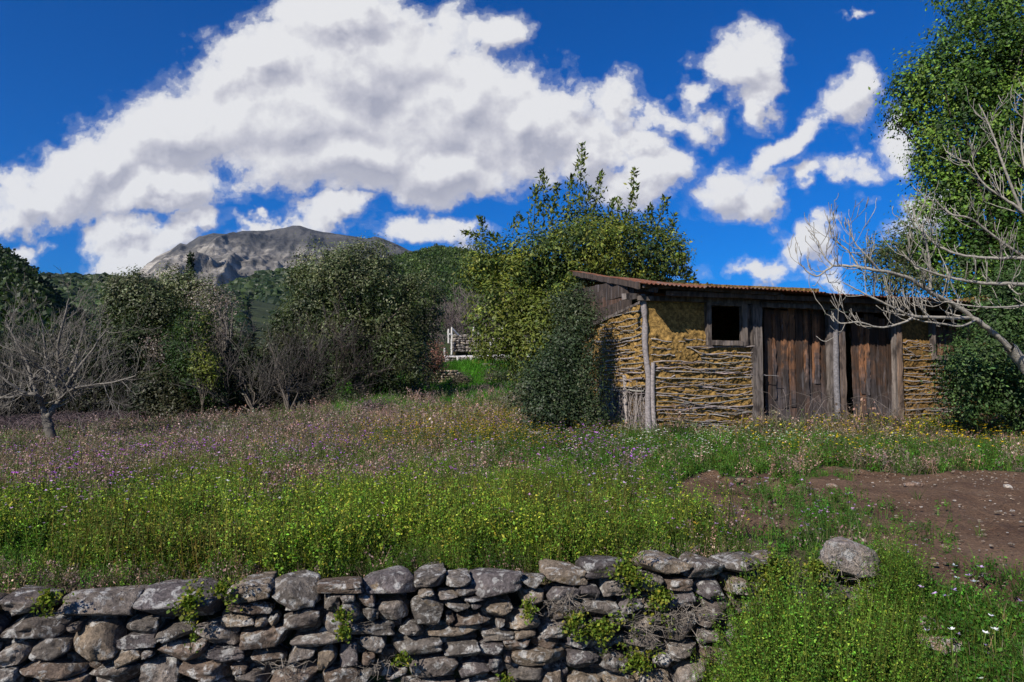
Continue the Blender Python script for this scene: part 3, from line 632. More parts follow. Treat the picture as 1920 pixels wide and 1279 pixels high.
for k in range(15):
    z = 2.80 - k*.093 + rng.normal(0, .01)
    sp3.append((0, z, L1*rng.uniform(.8, 1.02), z - rng.uniform(.0, .05), dict(r=rng.uniform(.011, .018), sag=rng.normal(-.02, .02), out=.045)))
    if k > 1: sp3.append((L1*rng.uniform(0, .5), z-.04, L1, z-.05, dict(r=.009, sag=rng.normal(0, .02), out=.04)))
wattle('wattle_sticks', S0, sd1, sn1, L1, 0, sp3, 'thick pale wavy sticks woven across the sunlit side wall')
sp4 = [(0, 2.7-k*.12+rng.normal(0, .02), L2, 2.55-k*.12+rng.normal(0, .03), dict(r=.013, out=.04)) for k in range(14)]
wattle('wattle_sticks', S1, sd2, sn2, L2, 0, sp4)
# stakes and loose fibres of the lower side wall
mb = MB(); zz = np.array([0, 0, 1.])
for u, r_, top in ((L1*.92, .03, 1.9), (L1*.62, .028, 1.6), (L1*.36, .04, 1.75), (L1*.16, .022, 1.5), (L1*.78, .018, 1.5), (L1*.5, .016, 1.5)):
    n = 12; t = np.linspace(0, 1, n); ph = rng.uniform(0, 9)
    p = S0 + sd1*(u + .03*np.sin(t*4+ph))[:, None] + sn1*.04 + zz*(.6 + (top-.6)*t)[:, None]; tube(mb, p, r_*(1+.15*rng.normal(size=n)), 7, SG*rng.uniform(.8, 1.15))
for _ in range(330):
    u = rng.uniform(0, L1); z1 = rng.uniform(.9, 1.75); ln = rng.uniform(.15, .6); n = 6; t = np.linspace(0, 1, n)
    p = S0 + sd1*(u+rng.normal(0, .05)*t+.02*np.sin(t*6+u*9))[:, None] + sn1*(rng.uniform(-.03, .06)+.02*np.sin(t*5+u*40))[:, None] + zz*(z1-ln*t)[:, None]
    tube(mb, p, .0045, 3, SG*rng.uniform(.7, 1.5))
for k in range(24):
    z = rng.uniform(.68, 1.5); u = rng.uniform(0, L1*.8); stick(mb, S0, sd1, sn1, u, z, min(L1, u+rng.uniform(.2, .7)), z+rng.normal(0, .02), r=.008, out=-.01)
mb.build('stakes', BARK, shed, smooth=True)
# posts and timbers
WG = np.array([.15, .125, .11]); WB = np.array([.20, .105, .055]); WD = np.array([.085, .062, .05])
def post(px0, px1, z1, off, th, col, seg=16, jit=.006, name='post', lab=None, z0=.6):
    mb = MB(); u0, u1 = fu(px0, off), fu(px1, off)
    boxp(mb, FP((u0+u1)/2, z0, off), FP((u0+u1)/2, z1, off), u1-u0, th, U, col, rng, seg, jit); o = mb.build(name, WOOD, shed)
    if lab: o['label'] = lab
    return o
mb = MB(); t = np.linspace(0, 1, 20)
tube(mb, A0 + np.array([-.01, -.02, 0]) + np.stack([.03*np.sin(t*5)+.012*np.sin(t*17), 0*t, .55+2.5*t], 1), .048*(1+.10*rng.normal(size=20)), 9, (.21, .185, .18)); mb.build('corner_post', BARK, shed, smooth=True)['label'] = 'crooked weathered grey corner post'
mb = MB(); tube(mb, A0 + np.array([.09, -.03, 0]) + np.stack([.01*np.sin(t*7), 0*t, .55+1.4*t], 1), .04*(1+.07*rng.normal(size=20)), 8, (.24, .21, .2)); mb.build('post', BARK, shed, smooth=True)
post(1410, 1427, 2.98, -.05, .11, WG*1.0)
for a, b, c_ in ((1392, 1399.5, WG*.8), (1399.5, 1406, WG*1.1), (1405, 1411, WG*.9)):   # boards right of window
    mb = MB(); u0, u1 = fu(a), fu(b); boxp(mb, FP((u0+u1)/2, zs1-.02, -.02), FP((u0+u1)/2, 2.93, -.02), u1-u0, .03, U, c_, rng, 10, .005); mb.build('board', WOOD, shed)
post(1553, 1563.5, 2.9, -.03, .09, WG); 
mb = MB(); uu_ = fu(1568, -.07); tube(mb, FP(uu_, 0, -.07)+np.stack([.006*np.sin(t*9), 0*t, .55+2.35*t], 1), .055*(1+.06*rng.normal(size=20)), 9, (.155, .145, .15)); mb.build('post', BARK, shed, smooth=True)['label'] = 'round dark bark covered post between the doors'
post(1573, 1583, 2.9, -.05, .1, WG*np.array([1.15, 1, .9])); post(1676, 1683, 2.9, -.02, .09, WG*1.15); post(1682, 1690, 2.88, -.05, .08, WG*np.array([1.35, 1.1, .9]))
mb = MB(); boxp(mb, FP(FL, .6, 0), FP(FL, 2.9, 0), .12, .12, U, WG, rng, 14, .006); mb.build('post', WOOD, shed)
# beams over the wall
def beam(pxa, pya, pxb, pyb, th, dep, off, col, name='beam', seg=24, jit=.006):
    mb = MB(); ua, ub = fu(pxa, off), fu(pxb, off); boxp(mb, FP(ua, fz(pxa, pya, off), off), FP(ub, fz(pxb, pyb, off), off), th, dep, zz, col, rng, seg, jit); return mb.build(name, WOOD, shed)
beam(1196, 559, 1860, 583, .075, .14, -.03, WG*.95, 'wall_plate')
beam(1250, 549.5, 1860, 574, .075, .05, -.30, WD*1.4)
beam(1427, 572, 1556, 577, .075, .10, -.08, WG*.9, 'lintel'); beam(1583, 580, 1690, 585, .07, .08, -.03, WD*1.3, 'lintel')
# open window
def wframe(x0, x1, y0, y1, ox0, ox1, oy0, oy1, off=-.045, dark=None, lab=None, mats=(.155, .125, .105)):
    fr = MB(); c_ = np.array(mats); xm, ym = (x0+x1)/2, (y0+y1)/2
    ub = lambda x: fu(x, off); zb = lambda y: fz(xm, y, off)
    for (a, b) in ((x0, ox0), (ox1, x1)): boxp(fr, FP((ub(a)+ub(b))/2, zb(y1), off), FP((ub(a)+ub(b))/2, zb(y0), off), ub(b)-ub(a), .09, U, c_, rng, 8, .003)
    boxp(fr, FP(ub(ox0), (zb(y0)+zb(oy0))/2, off+.006), FP(ub(ox1), (zb(y0)+zb(oy0))/2, off+.006), zb(y0)-zb(oy0), .09, zz, c_*.9, rng, 8, .003)
    o = fr.build('window', WOOD, shed)
    if lab: o['label'] = lab
    s = MB(); boxp(s, FP(ub(ox0), (zb(y1)+zb(oy1))/2, off-.008), FP(ub(ox1), (zb(y1)+zb(oy1))/2, off-.008), zb(oy1)-zb(y1), .11, zz, c_*1.15, rng, 8, .003); s.build('window_sill', WOOD, o)
    return o
wframe(1325, 1401, 566, 648, 1333, 1391, 574, 639, lab='open unglazed window with a dark interior')
w2 = wframe(1747, 1817, 605, 675, 1753, 1811, 611, 667, lab='window closed by dark vertical planks')
mb = MB()
for k in range(7):
    u0, u1 = fu(1752+k*8.6, .05), fu(1752+(k+1)*8.6-.5, .05); boxp(mb, FP((u0+u1)/2, fz(1780, 668, .05), .05), FP((u0+u1)/2, fz(1780, 608, .05), .05), u1-u0-.004, .03, U, WB*rng.uniform(.6, 1.1), rng, 8, .004)
mb.build('shutter', WOOD, w2)
# plank doors
def door(px0, px1, py0, py1, off, n, lab, tilt=0., orange=()):
    d = None; u0, u1 = fu(px0, off), fu(px1, off); zt_, zb_ = fz((px0+px1)/2, py0, off), .66
    edges = np.cumsum(np.concatenate([[0], rng.uniform(.7, 1.3, n)])); edges = u0 + edges/edges[-1]*(u1-u0)
    mb = MB()
    for k in range(n):
        a, b = edges[k], edges[k+1]; dz = rng.uniform(-.05, .05); o_ = off + rng.uniform(-.02, .02)
        c0 = (np.array([.20, .095, .048]) if k in orange else WB*rng.uniform(.3, .6)*np.array([.8, .85, 1.05])); ph_ = rng.uniform(0, 50); lo_ = rng.uniform(.25, .6)
        def c_(s, c0=c0, ph_=ph_, lo_=lo_):
            w = sstep(lo_-.2, lo_+.2, s + .25*float(fbm(v3(s*4+ph_, 0.), 3, 3))); return (np.array([.075, .062, .062])*(1-w) + c0*w)*(1+.5*float(fbm(v3(s*9+ph_, 1.), 3, 5)))
        boxp(mb, FP((a+b)/2+tilt, zb_+dz*.5, o_), FP((a+b)/2, zt_+dz, o_), b-a-.008, .03, U, c_, rng, 26, .004)
        if k in orange:                                   # waney bark edge strips with a thicker slab
            m_ = (a+b)/2; boxp(mb, FP(m_+tilt*.4, zb_+.45+rng.uniform(0, .5), o_-.024), FP(m_, zt_-.1, o_-.024), (b-a)*.6, .018, U, c_, rng, 22, .010)
    for z in (zb_+.35, zt_-.35): boxp(mb, FP(u0+.02, z, off+.045), FP(u1-.02, z, off+.045), .1, .04, zz, WD, rng, 6, .003)
    o = mb.build('door', WOOD, shed); o['label'] = lab; return o
door(1432, 1550, 580, 785, .10, 10, 'wide plank door with orange brown bark stripped boards', orange=(1, 3, 4, 6, 8))
door(1598, 1672, 592, 805, .10, 7, 'narrow dark plank door leaning at the bottom', tilt=.03, orange=(1, 2))
# roof
rf = np.array([0, 0, 1.]); OV = -.56; ux0 = -.30; ux1 = FL + .35
ze = lambda u: fz(1400, 541, OV) + (fz(1800, 562, OV)-fz(1400, 541, OV))*(u-fu(1400, OV))/(fu(1800, OV)-fu(1400, OV))
sl_ = .185; nu = 1100; uu = np.linspace(ux0, ux1, nu); rows = np.linspace(0, 6.3, 40); SLf = lambda u: .19 - .10*sstep(-.1, 2.2, u)
UU, RR = np.meshgrid(uu, rows, indexing='ij')
zc = ze(UU) + RR*SLf(UU) + .011*np.sin(UU/.076*2*np.pi) + .02*fbm(v3(UU*.8, RR*.6), 2, 4) + .012*np.sin(np.floor(UU/.76)*7.) - .02*np.exp(-RR*2)*np.abs(vn(v3(np.floor(UU/.76), 0*UU), 4))
OO = OV + RR + .03*vn(v3(np.floor(UU/.76)*3.3, 0*UU), 2)*(RR < .01) - .0
UU2 = UU + RR*.19*np.clip((ux0+2.2-UU)/2.2, 0, 1)      # left edge drifts outwards towards the back
pp = A0 + UU2[..., None]*U + OO[..., None]*NI + zc[..., None]*rf
mb = MB(); mb.add(pp.reshape(-1, 3), gridf(nu, 40)); mb.add((pp-rf*.004).reshape(-1, 3), gridf(nu, 40)[:, ::-1]); o = mb.build('corrugated_roof', RUST, shed, smooth=True)
mb = MB()                                                # rafters with projecting ends, purlins
for px in (1232, 1350, 1472, 1592, 1700, 1800):
    u = fu(px, -.45); r0 = .12 if px not in (1350, 1700) else .3
    q_ = SLf(u); boxp(mb, FP(u, ze(u)-.10+q_*r0, OV+r0), FP(u+.19*5.9*max(0, (ux0+2.2-u)/2.2), ze(u)-.10+q_*5.9, OV+5.9), .075, .08, U, WG*np.array([1.2, 1.1, 1.]), rng, 10, .004)
mb.build('rafters', WOOD, shed)
for r_, th in ((.22, .05), (2.2, .06), (4.2, .06)):
    mb = MB(); boxp(mb, FP(ux0+.05+.19*r_, ze(ux0)-.05+SLf(ux0)*r_, OV+r_), FP(2.3, ze(2.3)-.05+SLf(2.3)*r_, OV+r_), .09, th, NI, WD*1.2, rng, 30, .004); mb.build('purlin', WOOD, shed)
# rake board and leaning gable boards at the left end
mb = MB(); l0 = pp[0, 2]-rf*.055; l1 = pp[0, -4]-rf*.055
boxp(mb, l0, l1, .10, .03, rf, WD*1.0, rng, 20, .006); mb.build('rake_board', WOOD, shed)
for k, (a, b, w) in enumerate((((1218, 562, 11.0), (1092, 622, 13.8), .05), ((1185, 572, 11.5), (1085, 604, 14.2), .24), ((1190, 548, 11.4), (1078, 590, 14.5), .22), ((1180, 541, 11.6), (1076, 572, 14.8), .22), ((1165, 536, 12.2), (1076, 552, 15), .2))):
    mb = MB(); p0, p1 = P(*a), P(*b); off_ = sn1*(.05 if k == 0 else .02*(k % 2)); boxp(mb, p0+off_, p1+off_, w, .03 if k else .07, rf, (WG if k == 0 else WD*.75 + np.array([.03, .008, 0])*(k == 2)), rng, 14, .006); mb.build('gable_board', WOOD, shed)
mb = MB(); boxp(mb, P(1170, 556, 10.75), P(1222, 556, 11.25), .09, .09, rf, WG*1.3, rng, 6, .004); mb.build('beam', WOOD, shed)['label'] = 'sawn beam end projecting under the roof corner'
# ------------------------------------------------------------------ trees and shrubs
def limb(mb, a, b, r0, r1, rng, wob=.06, sides=5, col=(.1, .085, .07), sag=0., n=9):
    a = np.array(a, float); b = np.array(b, float); L = np.linalg.norm(b-a); t = np.linspace(0, 1, n)
    w = np.stack([fbm(v3(t*3, rng.uniform(0, 99)+0*t), 2, 1) for _ in range(3)], 1)*wob*L*np.sin(t*np.pi)[:, None]
    p = a+(b-a)*t[:, None] + w + np.array([0, 0, 1.])*(sag*L*4*t*(1-t))[:, None]; tube(mb, p, np.linspace(r0, r1, n), sides, col); return p
def crown_pts(ells, n, rng, shell=.45, rough=.25, low=-.9):
    """clump centres spread through a union of ellipsoids given in photo terms"""
    E = []
    for e in ells:
        px, py, Y, rx, rz = e[:5]; c = P(px, py, Y); k = Y/F; ry = e[5] if len(e) > 5 else rx*k*.9
        E.append((c, np.array([rx*k, ry, rz*k])))
    w = np.array([(e[1][0]*e[1][2])**.85 for e in E]); idx = rng.choice(len(E), n, p=w/w.sum())
    C = np.array([e[0] for e in E])[idx]; RR_ = np.array([e[1] for e in E])[idx]
    d = unit(rng.normal(size=(n, 3))); d[:, 1] = np.where(d[:, 1] > .5, -d[:, 1], d[:, 1])
    r = shell + (1-shell)*rng.uniform(0, 1, n)**.45
    fq = 1.1*max(1., 1.1/float(RR_.mean())); r = r*(1 + rough*fbm((C+d*RR_)*fq, 3, 77))
    return C + d*RR_*r[:, None], d
def foliage(name, label, ells, nclump, per, leaf, cols, rng, base=None, trunk_r=.12, parent_kind='tree', group=None, mat=None, sig=.16, aspect=.45, thing_name='oak_tree', extra=None, dens_clip=None, limbs=14, bark=(.085, .07, .055), upb=.3, cat=None, rough=.3, part='crown', top_cols=None, colvar=.22, shell=.45):
    base = np.array(base, float); th = thing(thing_name, label, cat or 'tree', base, group)
    C, d = crown_pts(ells, nclump, rng, rough=rough, shell=shell)
    keep = C[:, 2] > H(C[:, 0], C[:, 1]) + .05; C = C[keep]; d = d[keep]; n = len(C)
    cols = np.array(cols); pi = fbm(C*.9, 3, int(rng.integers(999)))*1.6+.5 + rng.normal(0, .25, n)
    ci = np.clip((pi*len(cols)).astype(int), 0, len(cols)-1); cc = cols[ci]*np.exp(rng.normal(0, .15, (n, 1)))
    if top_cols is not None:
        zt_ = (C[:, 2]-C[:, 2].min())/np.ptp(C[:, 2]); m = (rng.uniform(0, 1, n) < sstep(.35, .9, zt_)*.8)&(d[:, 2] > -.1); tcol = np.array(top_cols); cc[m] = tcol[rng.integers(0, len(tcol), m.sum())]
    sg = sig*(1+.5*rng.uniform(-1, 1, (n, 1, 1)))
    off = rng.normal(size=(n, per, 3))*sg*np.array([1, 1, .8])
    pts = (C[:, None]+off).reshape(-1, 3)
    mb = MB(); leaves(mb, pts, leaf, np.repeat(cc, per, 0), rng, aspect, colvar=colvar, nrm=(unit(off)*.75 + d[:, None]*.5 + np.array([0, 0, .45])).reshape(-1, 3))
    if extra: extra(mb, rng)
    mb.build(part, mat or LEAF, th)
    tb = MB(); top = C.mean(0); hub = base*.45 + top*.55
    limb(tb, base - [0, 0, .15], hub, trunk_r, trunk_r*.6, rng, .07, 8, bark)
    for i in rng.choice(n, min(limbs, n), replace=False):
        s = base*.7+hub*.3 + (hub-base*.7-hub*.3)*rng.uniform(0, 1); limb(tb, s, C[i], trunk_r*.4, .008, rng, .10, 4, bark, .04)
        for j in rng.choice(n, 2): 
            if np.linalg.norm(C[j]-C[i]) < 1.2: limb(tb, (s+C[i])/2, C[j], .015, .005, rng, .1, 3, bark)
    tb.build('trunk', BARK, th, smooth=True)
    return th
rg = lambda s: np.random.default_rng(s)
def shoots(list_, leaf, cols, per_m=60):
    def f(mb, rng):
        for (x0, y0, x1, y1, Y, wdt) in list_:
            a = P(x0, y0, Y); b = P(x1, y1, Y+rng.normal(0, .15)); L = np.linalg.norm(b-a); n = int(L*per_m); t = rng.uniform(0, 1, n)**.85
            w = wdt*Y/F*(1-t*.85); c = a+(b-a)*t[:, None] + rng.normal(size=(n, 3))*np.stack([w, w, w*.5], 1)*.5
            leaves(mb, c, leaf, np.array(cols)[rng.integers(0, len(cols), n)], rng, .42, np.repeat((b-a)[None]/L, n, 0), .9)
            tube(mb, [a, (a+b)/2, b], [.012, .008, .002], 3, (.07, .06, .03))
    return f
BAYC = [(.03, .055, .012), (.09, .12, .018), (.18, .20, .028), (.05, .085, .016), (.11, .135, .022)]
bay = foliage('bay', 'yellow green leafy tree with upright shoots rising behind the left end of the shed',
 [(1080,480,18,125,75),(970,540,18,62,90),(1180,475,18,80,75),(1040,480,18,60,50),(1110,455,18,60,60),(940,600,17,60,80),(1000,640,17,60,110),(1230,490,18,60,50),(1060,560,18,90,90),(900,500,17.5,32,45)],
 1600, 42, .09, BAYC, rg(101), G(1010, 800)*[1, 0, 0]+[.6, 18, .8], .16, thing_name='bay_tree', mat=GLOSSY, rough=.5, sig=.15, aspect=.42, limbs=22,
 extra=shoots([(1085,400,1092,268,18,26),(1060,420,1072,330,18,26),(1110,410,1128,325,18,28),(1020,420,1018,322,18,30),(1000,440,1005,350,18,26),(1035,430,1045,345,18,22),(1180,450,1190,318,18,20),(1150,450,1162,375,18,26),(1225,450,1248,372,18,26),(1200,440,1222,385,18,22),(1140,430,1150,372,18,20),(1245,480,1265,402,18,26),(940,470,898,408,17.6,22),(930,450,868,434,17.6,20),(1250,510,1302,522,18,30),(1240,500,1280,478,18,26),(960,440,975,400,18,22),(1095,420,1105,350,18,40),(1030,430,1028,372,18,44),(1165,460,1172,400,18,40),(1215,470,1232,420,18,40),(1270,515,1290,508,18,24)], .12, BAYC, 130))
SHC = [(.035, .055, .022), (.022, .038, .015), (.05, .07, .028), (.07, .09, .04)]
foliage('b', 'dense dark green bush growing against the left side wall of the shed', [(1066,640,11.6,36,60),(1050,750,11.3,40,60),(1090,600,11.7,24,50),(1030,690,11.3,34,40),(1092,720,11.5,34,80),(1022,775,11.1,34,36),(1105,780,11.3,26,50),(1072,580,11.9,24,36),(1000,730,11.2,22,30)],
 620, 60, .045, SHC, rg(102), G(1055, 815), .05, thing_name='evergreen_bush', mat=LEAF, sig=.13, rough=.7, shell=.2, aspect=.5, cat='bush', limbs=16, part='foliage', extra=shoots([(1060+q_*8.0,640+abs(q_)*12,1055+q_*17,548+abs(q_)*34,11.5,16) for q_ in (-4,-3,-2,-1,0,1,2,3)]+[(1010,720,985,690,11.2,16),(1005,760,978,742,11.1,16),(1080,600,1092,528,11.8,14)], .045, SHC, 170))
RTC = [(.030, .065, .010), (.052, .105, .015), (.085, .16, .021), (.022, .05, .010), (.13, .21, .03)]
foliage('r', 'tall lush bright green tree filling the right edge behind the shed', [(1850,60,17,110,120),(1790,160,17,110,90),(1740,170,17,70,60),(1900,200,17,120,140),(1800,270,17,95,80),(1750,300,17,50,50),(1850,380,17,120,120),(1750,400,17,62,70),(1900,-60,17.5,120,110),(1700,190,17,35,35),(1980,150,17.5,120,260),(1810,500,16.5,120,60),(1720,480,16.5,60,50),(1980,450,17,120,160)],
 2700, 50, .088, RTC, rg(103), np.array([12.2, 17.5, .8]), .25, thing_name='broadleaf_tree', mat=GLOSSY, sig=.19, aspect=.5, limbs=40, rough=1.1, shell=.6, colvar=.32)
foliage('r2', 'grey green feathery tree behind the shed roof below the bright green tree', [(1650,505,15.8,45,40),(1700,530,15.8,70,25),(1640,470,15.8,26,24),(1690,450,16,20,40)], 150, 30, .07, [(.12, .12, .07), (.09, .10, .05), (.07, .09, .03)], rg(104), np.array([8.6, 16.3, .8]), .08, thing_name='small_tree', sig=.16, limbs=10)
foliage('rs', 'dark glossy evergreen shrub overgrowing the right end of the shed', [(1890,600,11,58,60),(1900,560,11.2,40,50),(1815,700,10.7,50,40),(1940,540,11.3,40,60),(1790,760,10.9,34,30),(1850,680,10.8,60,65),(1900,720,10.8,65,70),(1800,665,10.9,30,32),(1955,620,11,60,110),(1830,735,11,45,45),(1880,560,11.3,40,30),(1960,760,10.8,60,50)],
 1100, 46, .052, [(.04, .075, .02), (.055, .10, .028), (.08, .14, .04), (.035, .06, .018)], rg(105), np.array([8.2, 11.3, .7]), .04, thing_name='evergreen_shrub', cat='shrub', mat=GLOSSY, sig=.11, rough=.9, aspect=.5, limbs=20, part='foliage', extra=shoots([(1830+q_*3,640+q_*9,1800-q_*3,600+q_*12,10.9,18) for q_ in range(8)]+[(1880+q_*14,560,1874+q_*15,505-q_*5,11.2,16) for q_ in range(4)], .052, [(.055, .10, .028), (.08, .14, .04)], 120))
OKD = [(.018, .030, .009), (.030, .045, .012), (.050, .068, .020), (.024, .038, .010)]
PALE = [(.13, .15, .065), (.19, .205, .11), (.08, .10, .04)]
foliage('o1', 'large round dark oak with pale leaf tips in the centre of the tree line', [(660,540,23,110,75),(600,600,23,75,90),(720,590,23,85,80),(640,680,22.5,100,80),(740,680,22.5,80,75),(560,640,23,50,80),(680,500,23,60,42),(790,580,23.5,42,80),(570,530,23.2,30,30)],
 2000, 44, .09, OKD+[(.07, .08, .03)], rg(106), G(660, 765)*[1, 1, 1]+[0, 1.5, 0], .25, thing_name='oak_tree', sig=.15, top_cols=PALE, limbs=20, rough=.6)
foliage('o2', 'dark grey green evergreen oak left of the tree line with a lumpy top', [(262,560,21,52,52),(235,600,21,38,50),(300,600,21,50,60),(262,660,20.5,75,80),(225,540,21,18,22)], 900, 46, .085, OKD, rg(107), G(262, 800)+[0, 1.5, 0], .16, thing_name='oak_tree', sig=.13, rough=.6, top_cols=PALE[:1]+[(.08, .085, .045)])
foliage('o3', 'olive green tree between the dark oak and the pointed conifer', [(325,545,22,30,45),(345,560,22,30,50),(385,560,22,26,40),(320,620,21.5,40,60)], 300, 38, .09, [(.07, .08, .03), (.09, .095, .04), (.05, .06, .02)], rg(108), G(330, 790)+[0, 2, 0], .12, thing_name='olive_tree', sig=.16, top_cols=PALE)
def spire(mb, rng):
    for k in range(900):
        t = rng.random(); c = P(357 + rng.normal(0, 1), 600-125*t, 24); r = .38*(1-t)**.8+.03
        leaves(mb, [c+unit(rng.normal(size=3))*r*rng.random()**.4], .12, (.022, .038, .015), rng, .4)
foliage('c', 'narrow pointed dark conifer rising above the other trees near the mountain foot', [(357,560,24,12,40)], 40, 30, .1, [(.022, .038, .015)], rg(109), np.array([P(357, 700, 24)[0], 24, 1.2]), .1, thing_name='conifer_tree', extra=spire, sig=.12, limbs=3)
foliage('i', 'rounded tree smothered in bright green ivy in front of the dark oaks', [(372,605,19,32,32),(360,650,19,45,50),(370,700,18.8,55,55),(400,740,18.8,50,40),(330,730,18.8,50,45)], 520, 40, .065, [(.02, .045, .008), (.035, .07, .012), (.015, .03, .007), (.10, .12, .02)], rg(110), G(370, 795)+[0, .5, 0], .12, thing_name='ivy_tree', mat=GLOSSY, sig=.12, rough=.3)
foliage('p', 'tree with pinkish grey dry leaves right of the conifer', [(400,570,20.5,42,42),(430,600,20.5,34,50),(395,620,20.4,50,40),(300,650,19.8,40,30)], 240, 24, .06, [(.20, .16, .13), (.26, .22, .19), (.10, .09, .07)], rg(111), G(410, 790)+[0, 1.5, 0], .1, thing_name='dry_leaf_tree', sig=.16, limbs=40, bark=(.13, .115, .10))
foliage('y', 'small yellow green bush at the foot of the ivy covered tree', [(375,680,18,16,40),(395,700,18,12,30)], 50, 30, .07, [(.14, .16, .02), (.09, .11, .02)], rg(112), G(378, 795), .04, thing_name='bush', cat='bush', sig=.1, part='foliage')
for i, (x, y, rx, rz, Y, lab) in enumerate([(40,700,70,90,20,'dark thicket bush at the far left edge behind the bare tree'),(120,690,60,90,20.5,'dark green thicket bush directly behind the bare tree'),(190,710,60,80,19.5,'shadowed dark bush right of the bare tree trunk'),
   (455,710,50,80,20,'dark bush between the ivy covered tree and the big oak'),(520,690,50,80,21,'brown green bush just left of the big oak'),(310,740,55,55,18.5,'low dark bush at the foot of the dark oak'),(-60,700,70,100,19,'dark bush cut by the left edge of the field')]):
    foliage('t', lab, [(x,y,Y,rx,rz),(x+20,y+40,Y-.3,rx*.9,rz*.6)], 260, 34, .085, [(.018, .026, .010), (.03, .036, .014), (.045, .045, .02)], rg(120+i), G(x, 800)+[0, 1, 0], .06, thing_name='dark_bush', cat='bush', group='dark bushes of the hedge', sig=.16, part='foliage')
for i, (x, y0, ytop, w, lab, c) in enumerate([(732,745,640,26,'small tree with russet dry leaves below the big oak',(.17,.085,.06)),(808,735,640,32,'slim tree with reddish brown leaves and a dark leaning trunk by the terrace',(.20,.10,.07)),(775,745,645,18,'pale trunked tree between the two russet trees',(.13,.11,.07))]):
    g_ = G(x-(8 if i == 1 else 0), y0); Y = g_[1]
    foliage('q', lab, [(x,(ytop+y0)/2-18,Y,w,(y0-ytop)/2-14),(x+5,ytop+28,Y,w*.7,26)], 130, 22, .09, [c, tuple(np.array(c)*.6), tuple(np.array(c)*1.3)], rg(140+i), g_, .09 if i != 2 else .2, thing_name='russet_tree', sig=.2, limbs=26, bark=(.04, .033, .03) if i == 1 else (.15, .13, .12))
for i, (x, y, rx, rz, lab) in enumerate([(865,715,20,12,'small dark rounded shrub on the green terrace slope'),(650,750,36,16,'low olive bush at the edge of the meadow below the big oak'),(940,705,40,16,'brown green scrub on the slope left of the shed bush'),(980,700,26,24,'low green bush behind the shed bush'),(700,770,30,12,'low purple brown bush at the far edge of the meadow'),(975,760,18,30,'leafy green shrub left of the shed bush')]):
    g_ = G(x, y+rz); foliage('l', lab, [(x,y,g_[1]+.3,rx,rz)], 90, 30, .07, [(.04,.055,.02),(.06,.07,.03),(.09,.075,.05)] if i != 4 else [(.10,.07,.07)], rg(150+i), g_, .03, thing_name='low_bush', cat='bush', sig=.14, limbs=8, part='foliage')
# bare trees
def grow(mb, p, d, L, r, lev, rng, up=.12, col=(.22, .2, .17), nch=(4, 6), spread=.75, wob=.22, ratio=.62, minr=.0022, flat=0.):
    n = 8 if lev > 1 else 5; pts = [np.array(p, float)]; d = unit(np.array(d, float)); st = L/(n-1)
    for k in range(n-1):
        d = unit(d + rng.normal(0, wob/ (2.2 if lev > 1 else 1.6), 3) + np.array([0, 0, up/ (n-1)*2])); pts.append(pts[-1]+d*st)
    pts = np.array(pts); rr = np.linspace(r, max(r*.45, minr), n); tube(mb, pts, rr, 6 if lev > 2 else (4 if lev > 1 else 3), np.array(col)*rng.uniform(.75, 1.2))
    if lev <= 0: return
    for c in range(int(rng.integers(nch[0], nch[1]+1))):
        k = rng.uniform(.3, 1.0)*(n-1); i = min(int(k), n-2); q = pts[i]+(pts[i+1]-pts[i])*(k-i); dd = unit(pts[i+1]-pts[i])
        side = unit(np.cross(dd, rng.normal(size=3))); side[2] *= (1-flat)
        grow(mb, q, unit(dd+side*spread*rng.uniform(.7, 1.3)), L*ratio*rng.uniform(.6, 1.15), max(rr[i]*.6, minr), lev-1, rng, up, col, nch, spread, wob, ratio, minr, flat)
def pathlimb(mb, pts, r0, r1, col, rng, sub=6, sides=7):
    q = np.array([P(*a) for a in pts]); t = np.linspace(0, len(q)-1, (len(q)-1)*sub+1); i = np.clip(t.astype(int), 0, len(q)-2); f = t-i
    a = q[np.clip(i-1, 0, len(q)-1)]; b = q[i]; c = q[i+1]; d = q[np.clip(i+2, 0, len(q)-1)]; f = f[:, None]
    p = .5*((2*b)+(-a+c)*f+(2*a-5*b+4*c-d)*f*f+(-a+3*b-3*c+d)*f**3)
    p[1:] += rng.normal(0, r0*.10, (len(p)-1, 3)); rr = np.linspace(r0, r1, len(p)); tube(mb, p, rr, sides, col); return p, rr
def twigs_on(mb, p, rr, rng, n, L, up, col, lev=1, k0=.15, **kw):
    for _ in range(n):
        k = rng.uniform(k0, 1)*(len(p)-1); i = min(int(k), len(p)-2); d = unit(p[i+1]-p[i]); s = unit(np.cross(d, rng.normal(size=3)))
        grow(mb, p[i]+(p[i+1]-p[i])*(k-i), unit(d*.6+s), L*rng.uniform(.5, 1.2), max(rr[i]*.45, .004), lev, rng, up, col, **kw)
r = rg(201); g0 = G(100, 846); Yb = g0[1]; bc = (.15, .135, .115)
bt = thing('bare_tree', 'small leafless spreading tree with pale forked branches standing alone at the left of the meadow', 'tree', g0)
mb = MB(); Y = Yb
tp, tr_ = pathlimb(mb, [(100,850,Y),(97,820,Y),(90,795,Y),(84,778,Y)], .10, .07, (.10, .09, .075), r, sides=9)
